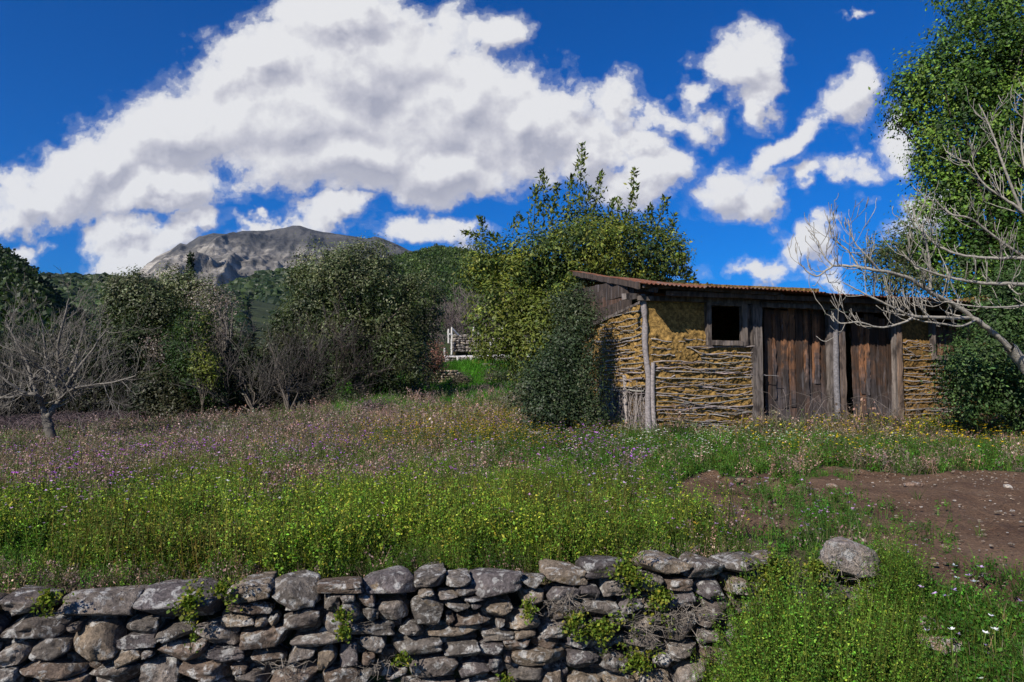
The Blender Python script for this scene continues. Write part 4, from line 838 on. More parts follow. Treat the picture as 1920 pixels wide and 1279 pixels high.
L1_ = [([(86,785,Y),(78,760,Y-.1),(68,742,Y-.3),(48,737,Y-.4),(20,720,Y-.5),(-20,690,Y-.6)], .06), ([(88,785,Y),(100,765,Y),(112,750,Y+.1),(122,730,Y+.1),(140,700,Y),(170,660,Y),(200,620,Y)], .065), ([(70,742,Y-.2),(58,710,Y-.1),(50,680,Y),(30,640,Y),(10,600,Y)], .04),
  ([(112,748,Y),(100,715,Y+.1),(88,690,Y+.2),(84,650,Y+.3),(78,600,Y+.3)], .045), ([(115,745,Y),(140,728,Y-.3),(175,722,Y-.5),(215,716,Y-.6),(255,705,Y-.6)], .028), ([(105,715,Y+.1),(112,690,Y),(108,650,Y-.1),(120,600,Y-.2),(130,560,Y-.2)], .04),
  ([(60,712,Y-.1),(80,690,Y-.4),(95,700,Y-.8)], .03), ([(100,716,Y),(130,690,Y+.4),(150,640,Y+.6),(160,600,Y+.8)], .035), ([(50,737,Y),(20,745,Y+.3),(-30,745,Y+.4)], .035)]
for pts, r0 in L1_:
    p, rr = pathlimb(mb, pts, r0, .012, bc, r); twigs_on(mb, p, rr, r, 13, .75, .2, bc, 2, nch=(3, 5), ratio=.6, minr=.0028)
mb.build('branches', BARK, bt, smooth=True)
tb = MB(); tube(tb, np.array([g0+[0, 0, -.1], g0+[.0, 0, .08], tp[8], tp[-1]]), [.14, .11, .085, .075], 9, (.09, .08, .07)); tb.build('trunk', BARK, bt, smooth=True)
def bareshrub(name, lab, x, ybase, Y, n, h, col, seed, wid=.5, lev=2, group=None, cat='shrub'):
    r = rg(seed); b = np.array([P(x, 700, Y)[0], Y, float(H(P(x, 700, Y)[0], Y))]); th = thing(name, lab, cat, b, group); mb = MB()
    for _ in range(n):
        grow(mb, b+r.normal(0, .15, 3)*[1, 1, 0], unit([r.normal(0, wid*1.3), r.normal(0, wid*1.3), 1.0]), h*r.uniform(.4, .95), .007+.006*h/3, lev, r, .15, np.array(col)*.34*r.uniform(.6, 1.4), (5, 7), .7, .3, .5, .0045)
    mb.build('branches', TWIG, th, smooth=False)
for i, (x, Y, n, h, col, lab) in enumerate([(20,17.5,13,2.6,(.13,.115,.10),'grey leafless thicket shrub at the left edge behind the bare tree'),(150,18.5,12,2.6,(.12,.105,.095),'grey brown leafless shrub right behind the bare tree crown'),(490,19,11,2.8,(.19,.17,.15),'pale twiggy leafless shrub left of the big oak'),(540,20,10,2.6,(.15,.13,.12),'arching leafless shrub at the left foot of the big oak'),
   (620,21,16,2.6,(.13,.10,.09),'reddish grey leafless shrub at the foot of the big oak'),(690,21.5,12,2.2,(.12,.10,.09),'low leafless shrub left of the russet tree'),(440,18.5,9,2.4,(.15,.13,.115),'tangled leafless shrub right of the ivy covered tree'),(240,18.2,10,2.0,(.11,.10,.09),'dark leafless shrub under the dark oak')]):
    bareshrub('bare_shrub', lab, x, 0, Y, n, h, col, 210+i, group='leafless shrubs along the hedge')
for i, (x, y, Y, h) in enumerate([(850,640,52,3.6),(885,635,54,4.2),(920,630,53,4.0),(955,640,50,3.8)]):
    r = rg(230+i); b = P(x, 0, Y); b[2] = P(x, 645, Y)[2]; th = thing('bare_shrub', ['leftmost','second','third','rightmost'][i]+' of the purple grey leafless bushes above the terrace fence', 'shrub', b, 'leafless bushes above the terrace'); mb = MB()
    for _ in range(40): grow(mb, b+r.normal(0, .9, 3)*[1, 1, 0], unit([r.normal(0, .5), r.normal(0, .5), 1]), h*r.uniform(.5, .9), .025, 2, r, .1, np.array((.12, .095, .09))*r.uniform(.8, 1.2), (4, 6), .6, .25, .5, .010)
    mb.build('branches', TWIG, th)
# leafless fig tree reaching in from the right in front of the shed
r = rg(301); fc = (.28, .255, .215); fg_ = G(2010, 860); ft = thing('fig_tree', 'leafless pale barked tree leaning over the shed from the right with curling branches', 'tree', fg_); mb = MB()
tb = MB(); pathlimb(tb, [(2010,860,fg_[1]),(1985,780,9.9),(1935,700,9.9),(1890,650,9.8)], .12, .075, fc, r, sides=10); pathlimb(tb, [(1985,780,9.9),(2000,680,9.6),(1990,560,9.4)], .1, .06, fc, r, sides=9); tb.build('trunk', BARK, ft, smooth=True)
FB = [([(1892,652,9.8),(1860,622,9.7),(1825,597,9.6),(1790,572,9.5),(1745,548,9.3),(1700,520,9.2),(1645,507,9.0),(1600,500,9.0),(1562,499,9.0),(1530,518,9.0),(1498,492,9.0)], .052, .007, 16),
 ([(1820,596,9.6),(1770,596,9.2),(1715,593,9.0),(1680,580,8.9),(1640,560,8.8),(1610,545,8.8),(1580,530,8.8)], .032, .006, 12), ([(1715,593,9.0),(1690,606,8.9),(1650,614,8.8),(1610,604,8.7),(1575,606,8.7),(1560,588,8.7)], .02, .006, 8),
 ([(1830,600,9.6),(1800,612,9.2),(1760,606,9.1),(1720,600,9.1),(1690,585,9.2)], .02, .006, 8), ([(1745,548,9.3),(1743,500,9.2),(1735,450,9.1),(1718,415,9.1),(1710,385,9.1)], .026, .006, 10), ([(1650,508,9.0),(1625,480,8.9),(1600,450,8.9),(1590,410,8.9)], .018, .006, 9),
 ([(1990,560,9.4),(1920,535,9.2),(1850,532,9.0),(1780,520,8.9),(1720,500,8.8),(1690,470,8.8)], .04, .007, 14), ([(1990,560,9.4),(1930,490,9.2),(1870,485,9.1),(1800,478,9.0),(1750,455,9.0),(1725,420,9.0)], .036, .007, 14),
 ([(1990,560,9.4),(1960,440,9.3),(1915,395,9.2),(1880,370,9.2),(1845,345,9.2),(1815,300,9.2)], .036, .007, 12), ([(1915,395,9.2),(1885,320,9.1),(1868,270,9.1),(1850,225,9.1),(1835,195,9.1)], .024, .006, 10), ([(1930,490,9.2),(1860,440,9.1),(1820,410,9.0),(1780,400,9.0),(1750,370,9.0)], .024, .006, 10),
 ([(1960,440,9.3),(1925,330,9.2),(1915,260,9.2),(1925,200,9.2)], .022, .006, 9), ([(1562,499,9.0),(1545,480,9.0),(1532,450,9.0),(1515,432,9.0)], .012, .005, 6), ([(1610,500,9.0),(1590,470,9.0),(1560,445,9.0),(1555,410,9.0)], .014, .005, 7), ([(1990,560,9.4),(1900,575,9.0),(1830,575,8.8),(1770,565,8.8)], .02, .006, 8)]
for pts, r0, r1, n in FB:
    r0 *= .82; n = int(n*1.35)
    p, rr = pathlimb(mb, pts, r0, r1, fc, r); twigs_on(mb, p, rr, r, n, .42, .75, fc, 1, .2, nch=(1, 3), spread=.8, wob=.3, ratio=.55, minr=.0045)
mb.build('branches', BARK, ft, smooth=True)

# ------------------------------------------------------------------ terraces, posts and rocks in the middle distance
def rubble(name, lab, a, b, y0, y1, Ya, Yb, n, cols, seed, hs=(.12, .22)):
    r = rg(seed); mb = MB(); pa = np.array([P(a, y0, Ya), P(a, y1, Ya)]); pb = np.array([P(b, y0, Yb), P(b, y1, Yb)]) if not isinstance(b, tuple) else None
    L = np.linalg.norm(pb[0]-pa[0]); Hh = pa[0][2]-pa[1][2]; ud = (pb[1]-pa[1])/np.linalg.norm(pb[1]-pa[1]); z = 0; hw = unit(np.array([ud[0], ud[1], 0])); AXx = np.array([hw, [-hw[1], hw[0], 0], [0, 0, 1]])
    while z < Hh:
        h = r.uniform(*hs); u = 0
        while u < L:
            w = h*r.uniform(1, 2.6); topz = pa[1][2] + (pb[1][2]-pa[1][2])*u/L + z + h/2
            stone(mb, pa[1] + hw*(u+w/2) + np.array([0, r.uniform(-.05, .05), 0]) + np.array([0, 0, topz-pa[1][2]]), (w*1.02, .4, h*1.02), r, AXx, n=2, e=.6, col=np.array(cols[r.integers(len(cols))])*r.uniform(.6, 1.3)); u += w
        z += h*.93
    bk = MB(); q0, q1 = pa[1]+[0, .3, -.3], pb[1]+[0, .3, -.3]; bk.add([q0, q1, q1+[0, 0, Hh+.2], q0+[0, 0, Hh+.2]], [[0, 1, 2, 3]]); 
    bk.add([q0+[0, 1.5, 0], q0, q0+[0, 0, Hh+.2], q0+[0, 1.5, Hh+.2]], [[0, 1, 2, 3]]); bk.add([q0+[0, 0, Hh+.2], q1+[0, 0, Hh+.2], q1+[0, 2.5, Hh+.25], q0+[0, 2.5, Hh+.25]], [[0, 1, 2, 3]])
    th = thing(name, lab, 'stone wall', pa[1]); mb.build('stone_face', STONE, th, smooth=True); bk.build('earth_fill', GROUND, th); return th
GC = [(.22, .20, .18), (.17, .15, .14), (.28, .25, .21)]; TC = [(.32, .25, .15), (.26, .21, .14), (.20, .17, .13)]
rubble('terrace_wall', 'long grey brown stone terrace wall at the top below the fence posts', 848, 1000, 631, 661, 40, 40.5, 0, [tuple(np.array(c)*.75) for c in GC], 401)
rubble('terrace_wall', 'small warm ochre stone wall behind the slim russet tree', 792, 856, 698, 724, 30.5, 31, 0, TC, 402, (.09, .17))
rubble('terrace_wall', 'low broken line of stones in the grass right of the ochre terrace wall', 905, 962, 682, 689, 33.5, 34, 0, GC, 403, (.08, .14))
mb = MB(); a = P(834, 672, 36.6); b = P(1010, 668, 36.8); nn_ = 60; t = np.linspace(0, 1, nn_)[:, None]; cc = a+(b-a)*t; cc[:, 2] += .03*fbm(v3(t[:, 0]*9, 0*t[:, 0]), 3, 1)
vv_ = np.stack([cc+[0, 0, -.45], cc+[0, 0, .10], cc+[0, 1.4, .18], cc+[0, 2.6, .20]], 1)
mb.add(vv_.reshape(-1, 3), gridf(nn_, 4)); o = mb.build('track', m_plain('pale_track', (.42, .40, .39)), None, True); o['kind'] = 'structure'
rubble('terrace_wall', 'rough grey stone footing directly under the pale track', 838, 1000, 670, 681, 36.3, 36.4, 0, GC, 404, (.10, .17))
r = rg(410)
FPn = [(841,617,640,40),(847,613,641,40),(888,614,632,41),(897,618,633,41),(906,622,633,41),(942,612,632,41),(948,618,633,41),(847,635,663,39.6),(905,645,664,38.5),(917,641,664,38.5),(834,652,668,37.5),(858,668,682,36),(884,669,683,36),(907,660,679,36),(936,668,680,36)]
FLb = ['leftmost short white post beside the sloping rails on the upper terrace','tall white corner post carrying the sloping rails on the upper terrace','first lone white post on top of the long terrace wall','second lone white post on top of the long terrace wall','shortest white post on top of the long terrace wall','white post on the terrace wall top next to the bay leaves','white post furthest right on the terrace wall top','white post standing in front of the left end of the long terrace wall','white post before the middle of the long terrace wall','leaning white post before the right half of the long terrace wall','white post at the left end of the pale track','leftmost white post below the pale track edge','second white post below the pale track edge','tall white post crossing the pale track','rightmost white post below the pale track edge']
for i, ((px, ya, yb, Y), lab) in enumerate(zip(FPn, FLb)):
    p0, p1 = P(px+r.normal(0, .5), yb+3, Y), P(px + (3 if i == 9 else 0), ya, Y); mb = MB(); tt_ = np.linspace(0, 1, 6)[:, None]
    tube(mb, p0+(p1-p0)*tt_+r.normal(0, .008, (6, 3)), np.array([.055]*5+[.05]), 6, (.50, .48, .44)); tube(mb, [p1, p1+[0, 0, .01]], [.05, .001], 6, (.5, .48, .44))
    tag(mb.build('fence_post', BARK, None, True, origin=p0), lab, 'fence post', 'white fence posts on the terraces')
for i, (a, b, lab) in enumerate([((848,616,40),(861,630,40.4),'upper white rail sloping down from the tall corner post'),((843,626,39.9),(856,634,40.2),'lower short white rail between the two corner posts')]):
    mb = MB(); boxp(mb, P(*a), P(*b), .10, .06, (0, 0, 1), (.5, .48, .45), r, 5, .004); tag(mb.build('fence_rail', BARK, None, origin=P(*a)), lab, 'fence rail', 'white rails on the upper terrace')
for i, (x, y, sx, sz, lab) in enumerate([(950,750,.55,.20,'largest pale rock of the outcrop left of the shed bush'),(972,744,.36,.22,'squarish pale rock on top of the outcrop left of the shed bush'),(968,757,.40,.16,'lower grey rock at the front of the outcrop left of the shed bush'),(935,757,.34,.12,'small low rock at the left end of the outcrop'),(986,750,.30,.18,'right hand rock of the outcrop touching the green shrub'),(826,758,.22,.10,'single small pale rock in the green grass below the terraces')]):
    g_ = G(x, y+5); boulder('rock', lab, 'rock', g_+[0, 0, sz*.4], (sx, sx*.7, sz), rg(420+i), (.36, .34, .32), .7, 8, group='rocks in the grass left of the shed')

# ------------------------------------------------------------------ meadow: herbs, grass and flowers (stuff)
def tmpl(fn, n, seed):
    out = []
    for i in range(n):
        mb = MB(); fn(mb, rg(seed+i)); out.append((np.concatenate(mb.v), np.concatenate(mb.f), np.concatenate(mb.c)))
    return out
def blade(mb, p, d, L, w, col, bend=.3, n=3, rng=None):
    d = unit(np.array(d, float)); s = unit(np.cross(d, [0.01, 0, 1.])); t = np.linspace(0, 1, n+1)[:, None]
    h = np.array([d[0], d[1], 0]); c = np.array(p) + d*L*t + h*bend*L*t*t - np.array([0, 0, 1])*bend*L*.5*t*t
    ww = w*(1-t*.92)/2; v = np.stack([c-s*ww, c+s*ww], 1).reshape(-1, 3); i = np.arange(n)[:, None]*2; mb.add(v, np.concatenate([i, i+1, i+3, i+2], 1), col)
def t_grass(mb, r):
    for _ in range(12):
        a = r.uniform(0, 6.28); blade(mb, r.normal(0, .02, 3)*[1, 1, 0], (math.cos(a)*.5, math.sin(a)*.5, 1), r.uniform(.08, .2), .006, np.array((.07, .15, .02))*r.uniform(.6, 1.5), r.uniform(.1, .6))
def t_herb(mb, r, h=.26, lf=.026, cols=((.10, .16, .015), (.15, .20, .02), (.06, .11, .012)), nst=4, nl=16):
    for _ in range(nst):
        b = r.normal(0, .035, 3)*[1, 1, 0]; d = unit([r.normal(0, .18), r.normal(0, .18), 1]); L = h*r.uniform(.6, 1.1)
        tube(mb, [b, b+d*L*.5, b+d*L], [.002, .002, .001], 3, (.09, .12, .02)); t = r.uniform(.12, 1, nl)
        c = b + d*(L*t)[:, None] + r.normal(0, .012, (nl, 3)); o_ = unit(r.normal(size=(nl, 3))*[1, 1, .4]+[0, 0, .35])
        leaves(mb, c, lf*(1.2-.6*t), np.array(cols)[r.integers(0, len(cols), nl)], r, .55, o_, 1.5)
def t_wisp(mb, r, col=(.21, .155, .10), tip=(.32, .21, .18), h=.22):
    for _ in range(7):
        b = r.normal(0, .04, 3)*[1, 1, 0]; d = unit([r.normal(0, .3), r.normal(0, .3), 1]); L = h*r.uniform(.5, 1.2); tube(mb, [b, b+d*L*.6, b+d*L+r.normal(0, .01, 3)], [.0022, .0016, .001], 3, col)
        leaves(mb, b+d*(L*r.uniform(.3, 1, 8))[:, None]+r.normal(0, .012, (8, 3)), .018, np.array([tip]*8)*r.uniform(.6, 1.4, (8, 1)), r, .6)
    leaves(mb, r.normal(0, .03, (6, 3))*[1, 1, .3]+[0, 0, .03], .035, (.05, .08, .018), r, .5)
def t_flower(mb, r, pc, n=4, h=.2, pr=.011, leafc=(.06, .10, .02)):
    for _ in range(n):
        b = r.normal(0, .05, 3)*[1, 1, 0]; L = h*r.uniform(.6, 1.15); d = unit([r.normal(0, .15), r.normal(0, .15), 1]); tip = b+d*L; tube(mb, [b, b+d*L*.5, tip], [.0016]*3, 3, leafc)
        for k in range(5):
            a = k*1.2566+r.uniform(0, 1); e = np.array([math.cos(a), math.sin(a), r.uniform(.0, .7)]); s = unit(np.cross(e, [0, 0, 1])); q = tip
            mb.add([q, q+e*pr*.6+s*pr*.42, q+e*pr*1.15, q+e*pr*.6-s*pr*.42], [[0, 1, 2, 3]], np.array(pc)*r.uniform(.75, 1.2))
        leaves(mb, b+d*(L*r.uniform(0, .6, 4))[:, None], .022, leafc, r, .4)
def scatter(name, label, cat, T, pts, sc, rng, mat=None, tintk=None):
    n = len(pts); z = H(pts[:, 0], pts[:, 1]); k = rng.integers(0, len(T), n); mb = MB()
    for j, (v, f, c) in enumerate(T):
        m = np.where(k == j)[0]
        if not len(m): continue
        a = rng.uniform(0, 2*np.pi, len(m)); ca, sa = np.cos(a), np.sin(a); s = (sc[m] if np.ndim(sc) else np.full(len(m), sc))*rng.uniform(.5, 1.45, len(m))
        x = (v[None, :, 0]*ca[:, None]-v[None, :, 1]*sa[:, None])*s[:, None] + pts[m, 0][:, None]; y = (v[None, :, 0]*sa[:, None]+v[None, :, 1]*ca[:, None])*s[:, None] + pts[m, 1][:, None]
        zz_ = v[None, :, 2]*s[:, None] + z[m][:, None] - .01
        cc = c[None]*np.exp(rng.normal(0, .32, (len(m), 1, 1)))*(1+rng.normal(0, .10, (len(m), 1, 3))*[1, .4, .6]); 
        if tintk is not None: cc = cc*tintk[m][:, None, :]
        mb.add(np.stack([x, y, zz_], -1).reshape(-1, 3), (f[None]+np.arange(len(m))[:, None, None]*len(v)).reshape(-1, 4), cc.reshape(-1, 3).clip(.003, .95))
    o = mb.build(name, mat or GRASS); tag(o, label, cat, kind='stuff'); print(name, n, len(o.data.polygons)); return o
def inshed(x, y):
    return inpoly(x, y, [tuple(A0[:2]+[0.0, .0]), tuple(B0[:2]), (9.0, 20), tuple(S2[:2]), tuple(S1[:2])])
def spots(n, rng, y0, y1, dens=None, xr=.80, dirt=True):
    """random meadow points seen by the camera, denser near"""
    out = []; c = 0
    while c < n:
        y = y0 + (y1-y0)*rng.uniform(0, 1, n*2); x = rng.uniform(-1, 1, n*2)*y1*xr; m = (np.abs(x) < y*xr+.3) & (swall(x, y) > .21) & ~inshed(x, y)
        x, y = x[m], y[m]
        if dirt: m = ~isdirt(x, y); x, y = x[m], y[m]
        if dens is not None: m = rng.uniform(0, 1, len(x)) < dens(x, y); x, y = x[m], y[m]
        out.append(np.stack([x, y], 1)); c += len(x)
        if len(out) > 60: break
    return np.concatenate(out)[:n]
def blob(x, y, c, r): return np.exp(-(((x-c[0])/r[0])**2+((y-c[1])/r[1])**2))
def lush(x, y):    # the moist green apron before the shed
    return np.clip(blob(x, y, (1.6, 9.2), (1.6, 2.6))*1.3 + blob(x, y, (4.5, 9.6), (4.5, 1.3))*1.3, 0, 1)
GY = G(900, 815); r = rg(500)
far_ = lambda x, y: sstep(5.0, 9.5, y + 2.6*fbm(v3(x*.7, y*.7), 3, 3))
patch = lambda x, y, s=0: .8*fbm(v3(x*.9, y*.9), 3, 11+s) + .45*fbm(v3(x*2.7, y*2.7), 2, 12+s)
TH = tmpl(lambda m, q: t_herb(m, q, .25, .0155, ((.075, .19, .018), (.15, .27, .028), (.05, .13, .015)), nst=4, nl=30), 10, 900)+tmpl(lambda m, q: t_grass(m, q), 3, 911)+tmpl(lambda m, q: t_herb(m, q, .2, .016, ((.13, .10, .04), (.10, .11, .03)), 3, 14), 3, 915); TH2 = tmpl(lambda m, q: t_herb(m, q, .36, .018, ((.22, .30, .025), (.32, .34, .04), (.14, .24, .025), (.12, .24, .022)), 3, 34), 8, 920)
TLUSH = tmpl(lambda m, q: t_herb(m, q, .14, .024, ((.045, .135, .014), (.065, .175, .018), (.035, .10, .014)), 5, 12), 8, 940)
TG = tmpl(t_grass, 8, 960); TW = tmpl(t_wisp, 10, 980); TW2 = tmpl(lambda m, q: t_wisp(m, q, (.22, .17, .12), (.31, .21, .19), .2), 8, 1000)+tmpl(lambda m, q: t_wisp(m, q, (.10, .11, .05), (.11, .13, .05), .2), 3, 1010)
p = spots(15000, r, 3.6, 8.5, lambda x, y: (1-.75*far_(x, y))*(1-.6*lush(x, y))*np.clip(.65+2.6*patch(x, y), .10, 1)*(1-.75*sstep(1.3, 1.9, x))); k_ = np.clip(.5+fbm(v3(p[:, 0]*1.1, p[:, 1]*.9), 4, 61)*1.6, 0, 1)[:, None]; k2_ = np.clip(.5+fbm(v3(p[:, 0]*.6, p[:, 1]*.8), 3, 67)*1.5 - .2*(p[:, 0] < -1.2), 0, 1)[:, None]
scatter('meadow_herbs', 'leafy green herbs covering the near meadow above the stone wall', 'herbs', TH, p, (.42+.55*k_[:, 0])*(1-.4*sstep(1.0, 1.8, p[:, 0])), r, tintk=(np.array([1.25, 1.2, 1.])*k_+np.array([.6, .75, .8])*(1-k_))*(k2_+np.array([1.15, .78, 1.2])*(1-k2_)))
x_ = r.uniform(-2.8, 1.6, 900); p = np.stack([x_, 3.55+WALLK*x_+r.uniform(.17, .42, 900)], 1); scatter('edge_herbs', 'short herbs and dry stems crowding the top edge of the stone wall', 'herbs', TH+TG+TW, p, .5, r)
p = spots(1900, r, 3.6, 6.2, lambda x, y: np.clip(fbm(v3(x*1.6, y*1.6), 3, 16)*4+.2, 0, 1)*sstep(6.2, 4.6, y)*(x < 1.5)); scatter('herb_spikes', 'tall yellow green herb spikes just above the stone wall', 'herbs', TH2, p, .9, r)
p = spots(9000, r, 3.8, 13.5, lambda x, y: .15+.85*lush(x, y)); scatter('lush_herbs', 'low lush deep green plants in front of the shed', 'herbs', TLUSH, p, 1.0, r)
p = spots(13000, r, 3.6, 16, lambda x, y: np.clip(.45+patch(x, y, 2), .15, 1)); scatter('grass', 'green grass tufts growing through the meadow', 'grass', TG, p, .9, r)
p = spots(13500, r, 4.2, 14, lambda x, y: (far_(x, y)*.82+.18*np.clip(.5+2*patch(x, y, 33), 0, 1.6))*(1-.9*lush(x, y))); scatter('brown_stalks', 'purplish brown dry stalks over the middle of the meadow', 'dry stalks', TW, p, .9, r)
gb_ = lambda x, y: sstep(16, 18, y)*(x/y > -.26)*(x/y < .1)
p = spots(9000, r, 11, 23, lambda x, y: (1-.9*lush(x, y))*(1-.75*gb_(x, y))); scatter('far_stalks', 'mauve brown dry stalks at the far side of the meadow', 'dry stalks', TW2, p, 1.5, r)
p = spots(9000, r, 16, 36, lambda x, y: gb_(x, y)*np.clip(.6+2.4*fbm(v3(x*.45, y*.22), 3, 45), 0, 1)); scatter('bank_grass', 'bright green sunlit grass on the slope below the terraces', 'grass', TG, p, 2.0, r, tintk=np.array([[.75, 1.0, .6]]*len(p))*(.7+.8*np.clip(.5+fbm(v3(p[:, 0]*.5, p[:, 1]*.3), 3, 44)*1.5, 0, 1))[:, None])
p = spots(5000, r, 9, 30, lambda x, y: np.clip(patch(x*.5, y*.4, 9)*3-.3 + blob(x, y, G(900, 762)[:2], (2.2, 3))+blob(x, y, G(850, 740)[:2], (3, 3)), 0, 1)); scatter('far_grass', 'bright green grass patches at the far side of the meadow', 'grass', TG, p, 1.5, r, tintk=np.array([[.75, 1.15, .7]]*len(p)))
FT = lambda c, s, n=4, h=.2, pr=.011: tmpl(lambda m, q: t_flower(m, q, c, n, h, pr), 6, s)
p = spots(1000, r, 6.5, 16, lambda x, y: (x < 1.5)*np.clip(patch(x, y, 21)*4-.4 + .9*blob(x, y, (-7, 11), (3.5, 3)), .03, 1)); scatter('purple_flowers', 'small purple flowers in drifts across the left meadow', 'flowers', FT((.42, .12, .60), 1100, 4, .24, .014), p, 1.0, r)
p = spots(9500, r, 7.5, 18, lambda x, y: np.clip(.35+2.6*fbm(v3(x*.55, y*.35), 3, 88), .04, 1)*(1-.8*lush(x, y))); scatter('mid_herbs', 'green leafy patches among the dry stalks across the middle of the meadow', 'herbs', TH+TLUSH, p, .95, r)
p = spots(1900, r, 4.0, 11, lambda x, y: (x < 2.5)*np.ones_like(x)); scatter('pink_flowers', 'tiny mauve pink flowers dotted over the near meadow', 'flowers', FT((.42, .26, .44), 1120, 2, .32, .011), p, 1.0, r)
p = spots(3400, r, 9, 20, lambda x, y: np.clip(blob(x, y, GY[:2], (1.7, 3.6))*1.4, 0, 1)); scatter('yellow_flowers', 'mustard yellow flowers spreading left of the shed bush', 'flowers', FT((.42, .30, .02), 1140, 4, .24, .013), p, 1.0, r)
p = spots(750, r, 8, 13.4, lambda x, y: (x > 3)*np.clip(blob(x, y, G(1640, 815)[:2], (2.2, 1.2))+.6*blob(x, y, G(1480, 800)[:2], (1.5, .8))+.15*(x > 3), 0, 1)); scatter('yellow_daisies', 'bright yellow daisies in front of the shed doors', 'flowers', FT((.70, .50, .02), 1160, 3, .30, .018), p, 1.0, r)
p = spots(480, r, 7.5, 11.5, lambda x, y: np.clip(blob(x, y, G(1300, 830)[:2], (2.2, 1.3))+.4*blob(x, y, G(1150, 850)[:2], (1.2, 1.2)), 0, 1)); scatter('white_flowers', 'small white flowers in the lush grass below the shed corner', 'flowers', FT((.75, .75, .62), 1180, 4, .2, .013), p, 1.0, r)
p = spots(500, r, 3.8, 12, lambda x, y: np.ones_like(x)); scatter('mixed_flowers', 'scattered tiny white and cream meadow flowers', 'flowers', FT((.6, .6, .5), 1200, 1, .26, .011)+FT((.6, .45, .05), 1210, 1, .24, .012), p, 1.0, r)
# sparse plants on the bare earth
q_ = []
for cx, cy, sx, sy, n in [(1440,930,.25,.3,60),(1535,895,.30,.2,90),(1520,940,.35,.5,160),(1580,975,.5,.4,200),(1620,1000,.4,.3,120),(1480,905,.2,.15,30),(1290,955,.2,.3,40),(1560,870,.4,.15,100),(1900,1105,.2,.2,60)]:
    g_ = G(cx, cy); q_.append(g_[:2]+r.normal(size=(n//2, 2))*[sx*.8, sy*.8])
p = np.concatenate(q_); scatter('earth_weeds', 'green weeds creeping over the bare earth', 'weeds', TLUSH+TG, p, .75, r)
# steep bank at the lower right and herbs under the wall
def bank(n, rng, f):
    x = rng.uniform(.6, 3.6, n); y = rng.uniform(1.9, 4.6, n); m = f(x, y) & ~isdirt(x, y); return np.stack([x[m], y[m]], 1)
bk = lambda x, y: (swall(x, y) < .35) & (x > 1.95 + .15*fbm(v3(x*0, y*3), 2, 3))
p = bank(14000, r, bk); scatter('bank_plants', 'low green plants on the bank right of the wall end', 'plants', TLUSH+TG, p, .75, r)
bk2 = lambda x, y: (x > 2.0)
p = bank(2200, r, bk2); scatter('bank_dry_grass', 'dry straw coloured grass on the bank right of the boulder', 'grass', tmpl(lambda m, q: [blade(m, q.normal(0, .03, 3)*[1, 1, 0], (q.normal(0, .5), q.normal(0, .5), 1), q.uniform(.08, .2), .004, np.array((.22, .17, .10))*q.uniform(.6, 1.3), .4) for _ in range(9)], 5, 1300), p, .9, r)
p = bank(260, r, bk); scatter('bank_white_flowers', 'white and lilac flowers on the bank at the lower right', 'flowers', FT((.75, .72, .78), 1320, 3, .16, .012)+FT((.5, .35, .65), 1330, 2, .16, .013), p, 1.0, r)
bk3 = lambda x, y: (swall(x, y) < -.01) & (swall(x, y) > -.62) & (x > .85) & (x < .575*y)
TH3 = tmpl(lambda m, q: t_herb(m, q, .62, .017, ((.09, .20, .02), (.14, .26, .03), (.055, .14, .015), (.10, .22, .02), (.20, .25, .03)), 3, 74), 12, 1340)
x = r.uniform(.75, 2.35, 6000); y = r.uniform(2.4, 4.1, 6000); hz = .25+.75*sstep(.95, 1.35, x + .1*r.normal(size=6000)); m = bk3(x, y) & (r.random(6000) < sstep(.75, 1.2, x+.12*r.normal(size=6000))*1.0)
p = np.stack([x, y], 1)[m][:1300]; scatter('tall_herbs', 'thick bank of tall yellow green herbs in front of the right part of the stone wall', 'herbs', TH3, p, hz[m][:1300]*(.86-.22*sstep(1.5, 1.95, p[:1300, 0])), r)
# plants hanging on the wall
def wallplant(px, py, w, h, n, lab, seed, cols, leaf=.017, nm='hanging_plant'):
    q = rg(seed); c = wallpt(px, py) + wn*.05; k = c[1]/F; mb = MB()
    if n:
        for _ in range(max(2, n//40)):
            s = c + np.array([0, 0, .3*h*k]); pts = [s]; dr_ = wd_*q.normal(0, w*k*.07) + np.array([0, 0, q.normal(-.25, .6)*h*k*.12])
            for _ in range(7): pts.append(pts[-1]+q.normal(0, .010, 3)*[1, .4, .6]+dr_ + wn*.002)
            tube(mb, pts, .0018, 3, (.08, .09, .03)); m_ = 62; ii = q.integers(0, 7, m_); cc = np.array(pts)[ii]+q.normal(0, .015, (m_, 3)); cc[:14] = s+q.normal(0, .012, (14, 3))
            leaves(mb, cc, leaf, np.array(cols)[q.integers(0, len(cols), m_)], q, .75, np.repeat(wn[None]+[0, 0, .4], m_, 0), .8)
    tag(mb.build(nm, GRASS, None, origin=c-np.array([0, 0, h*k*.5])), lab, 'plant', 'green plants rooted in the stone wall')
YG = [(.12, .18, .02), (.16, .21, .025), (.08, .13, .015), (.22, .22, .03)]
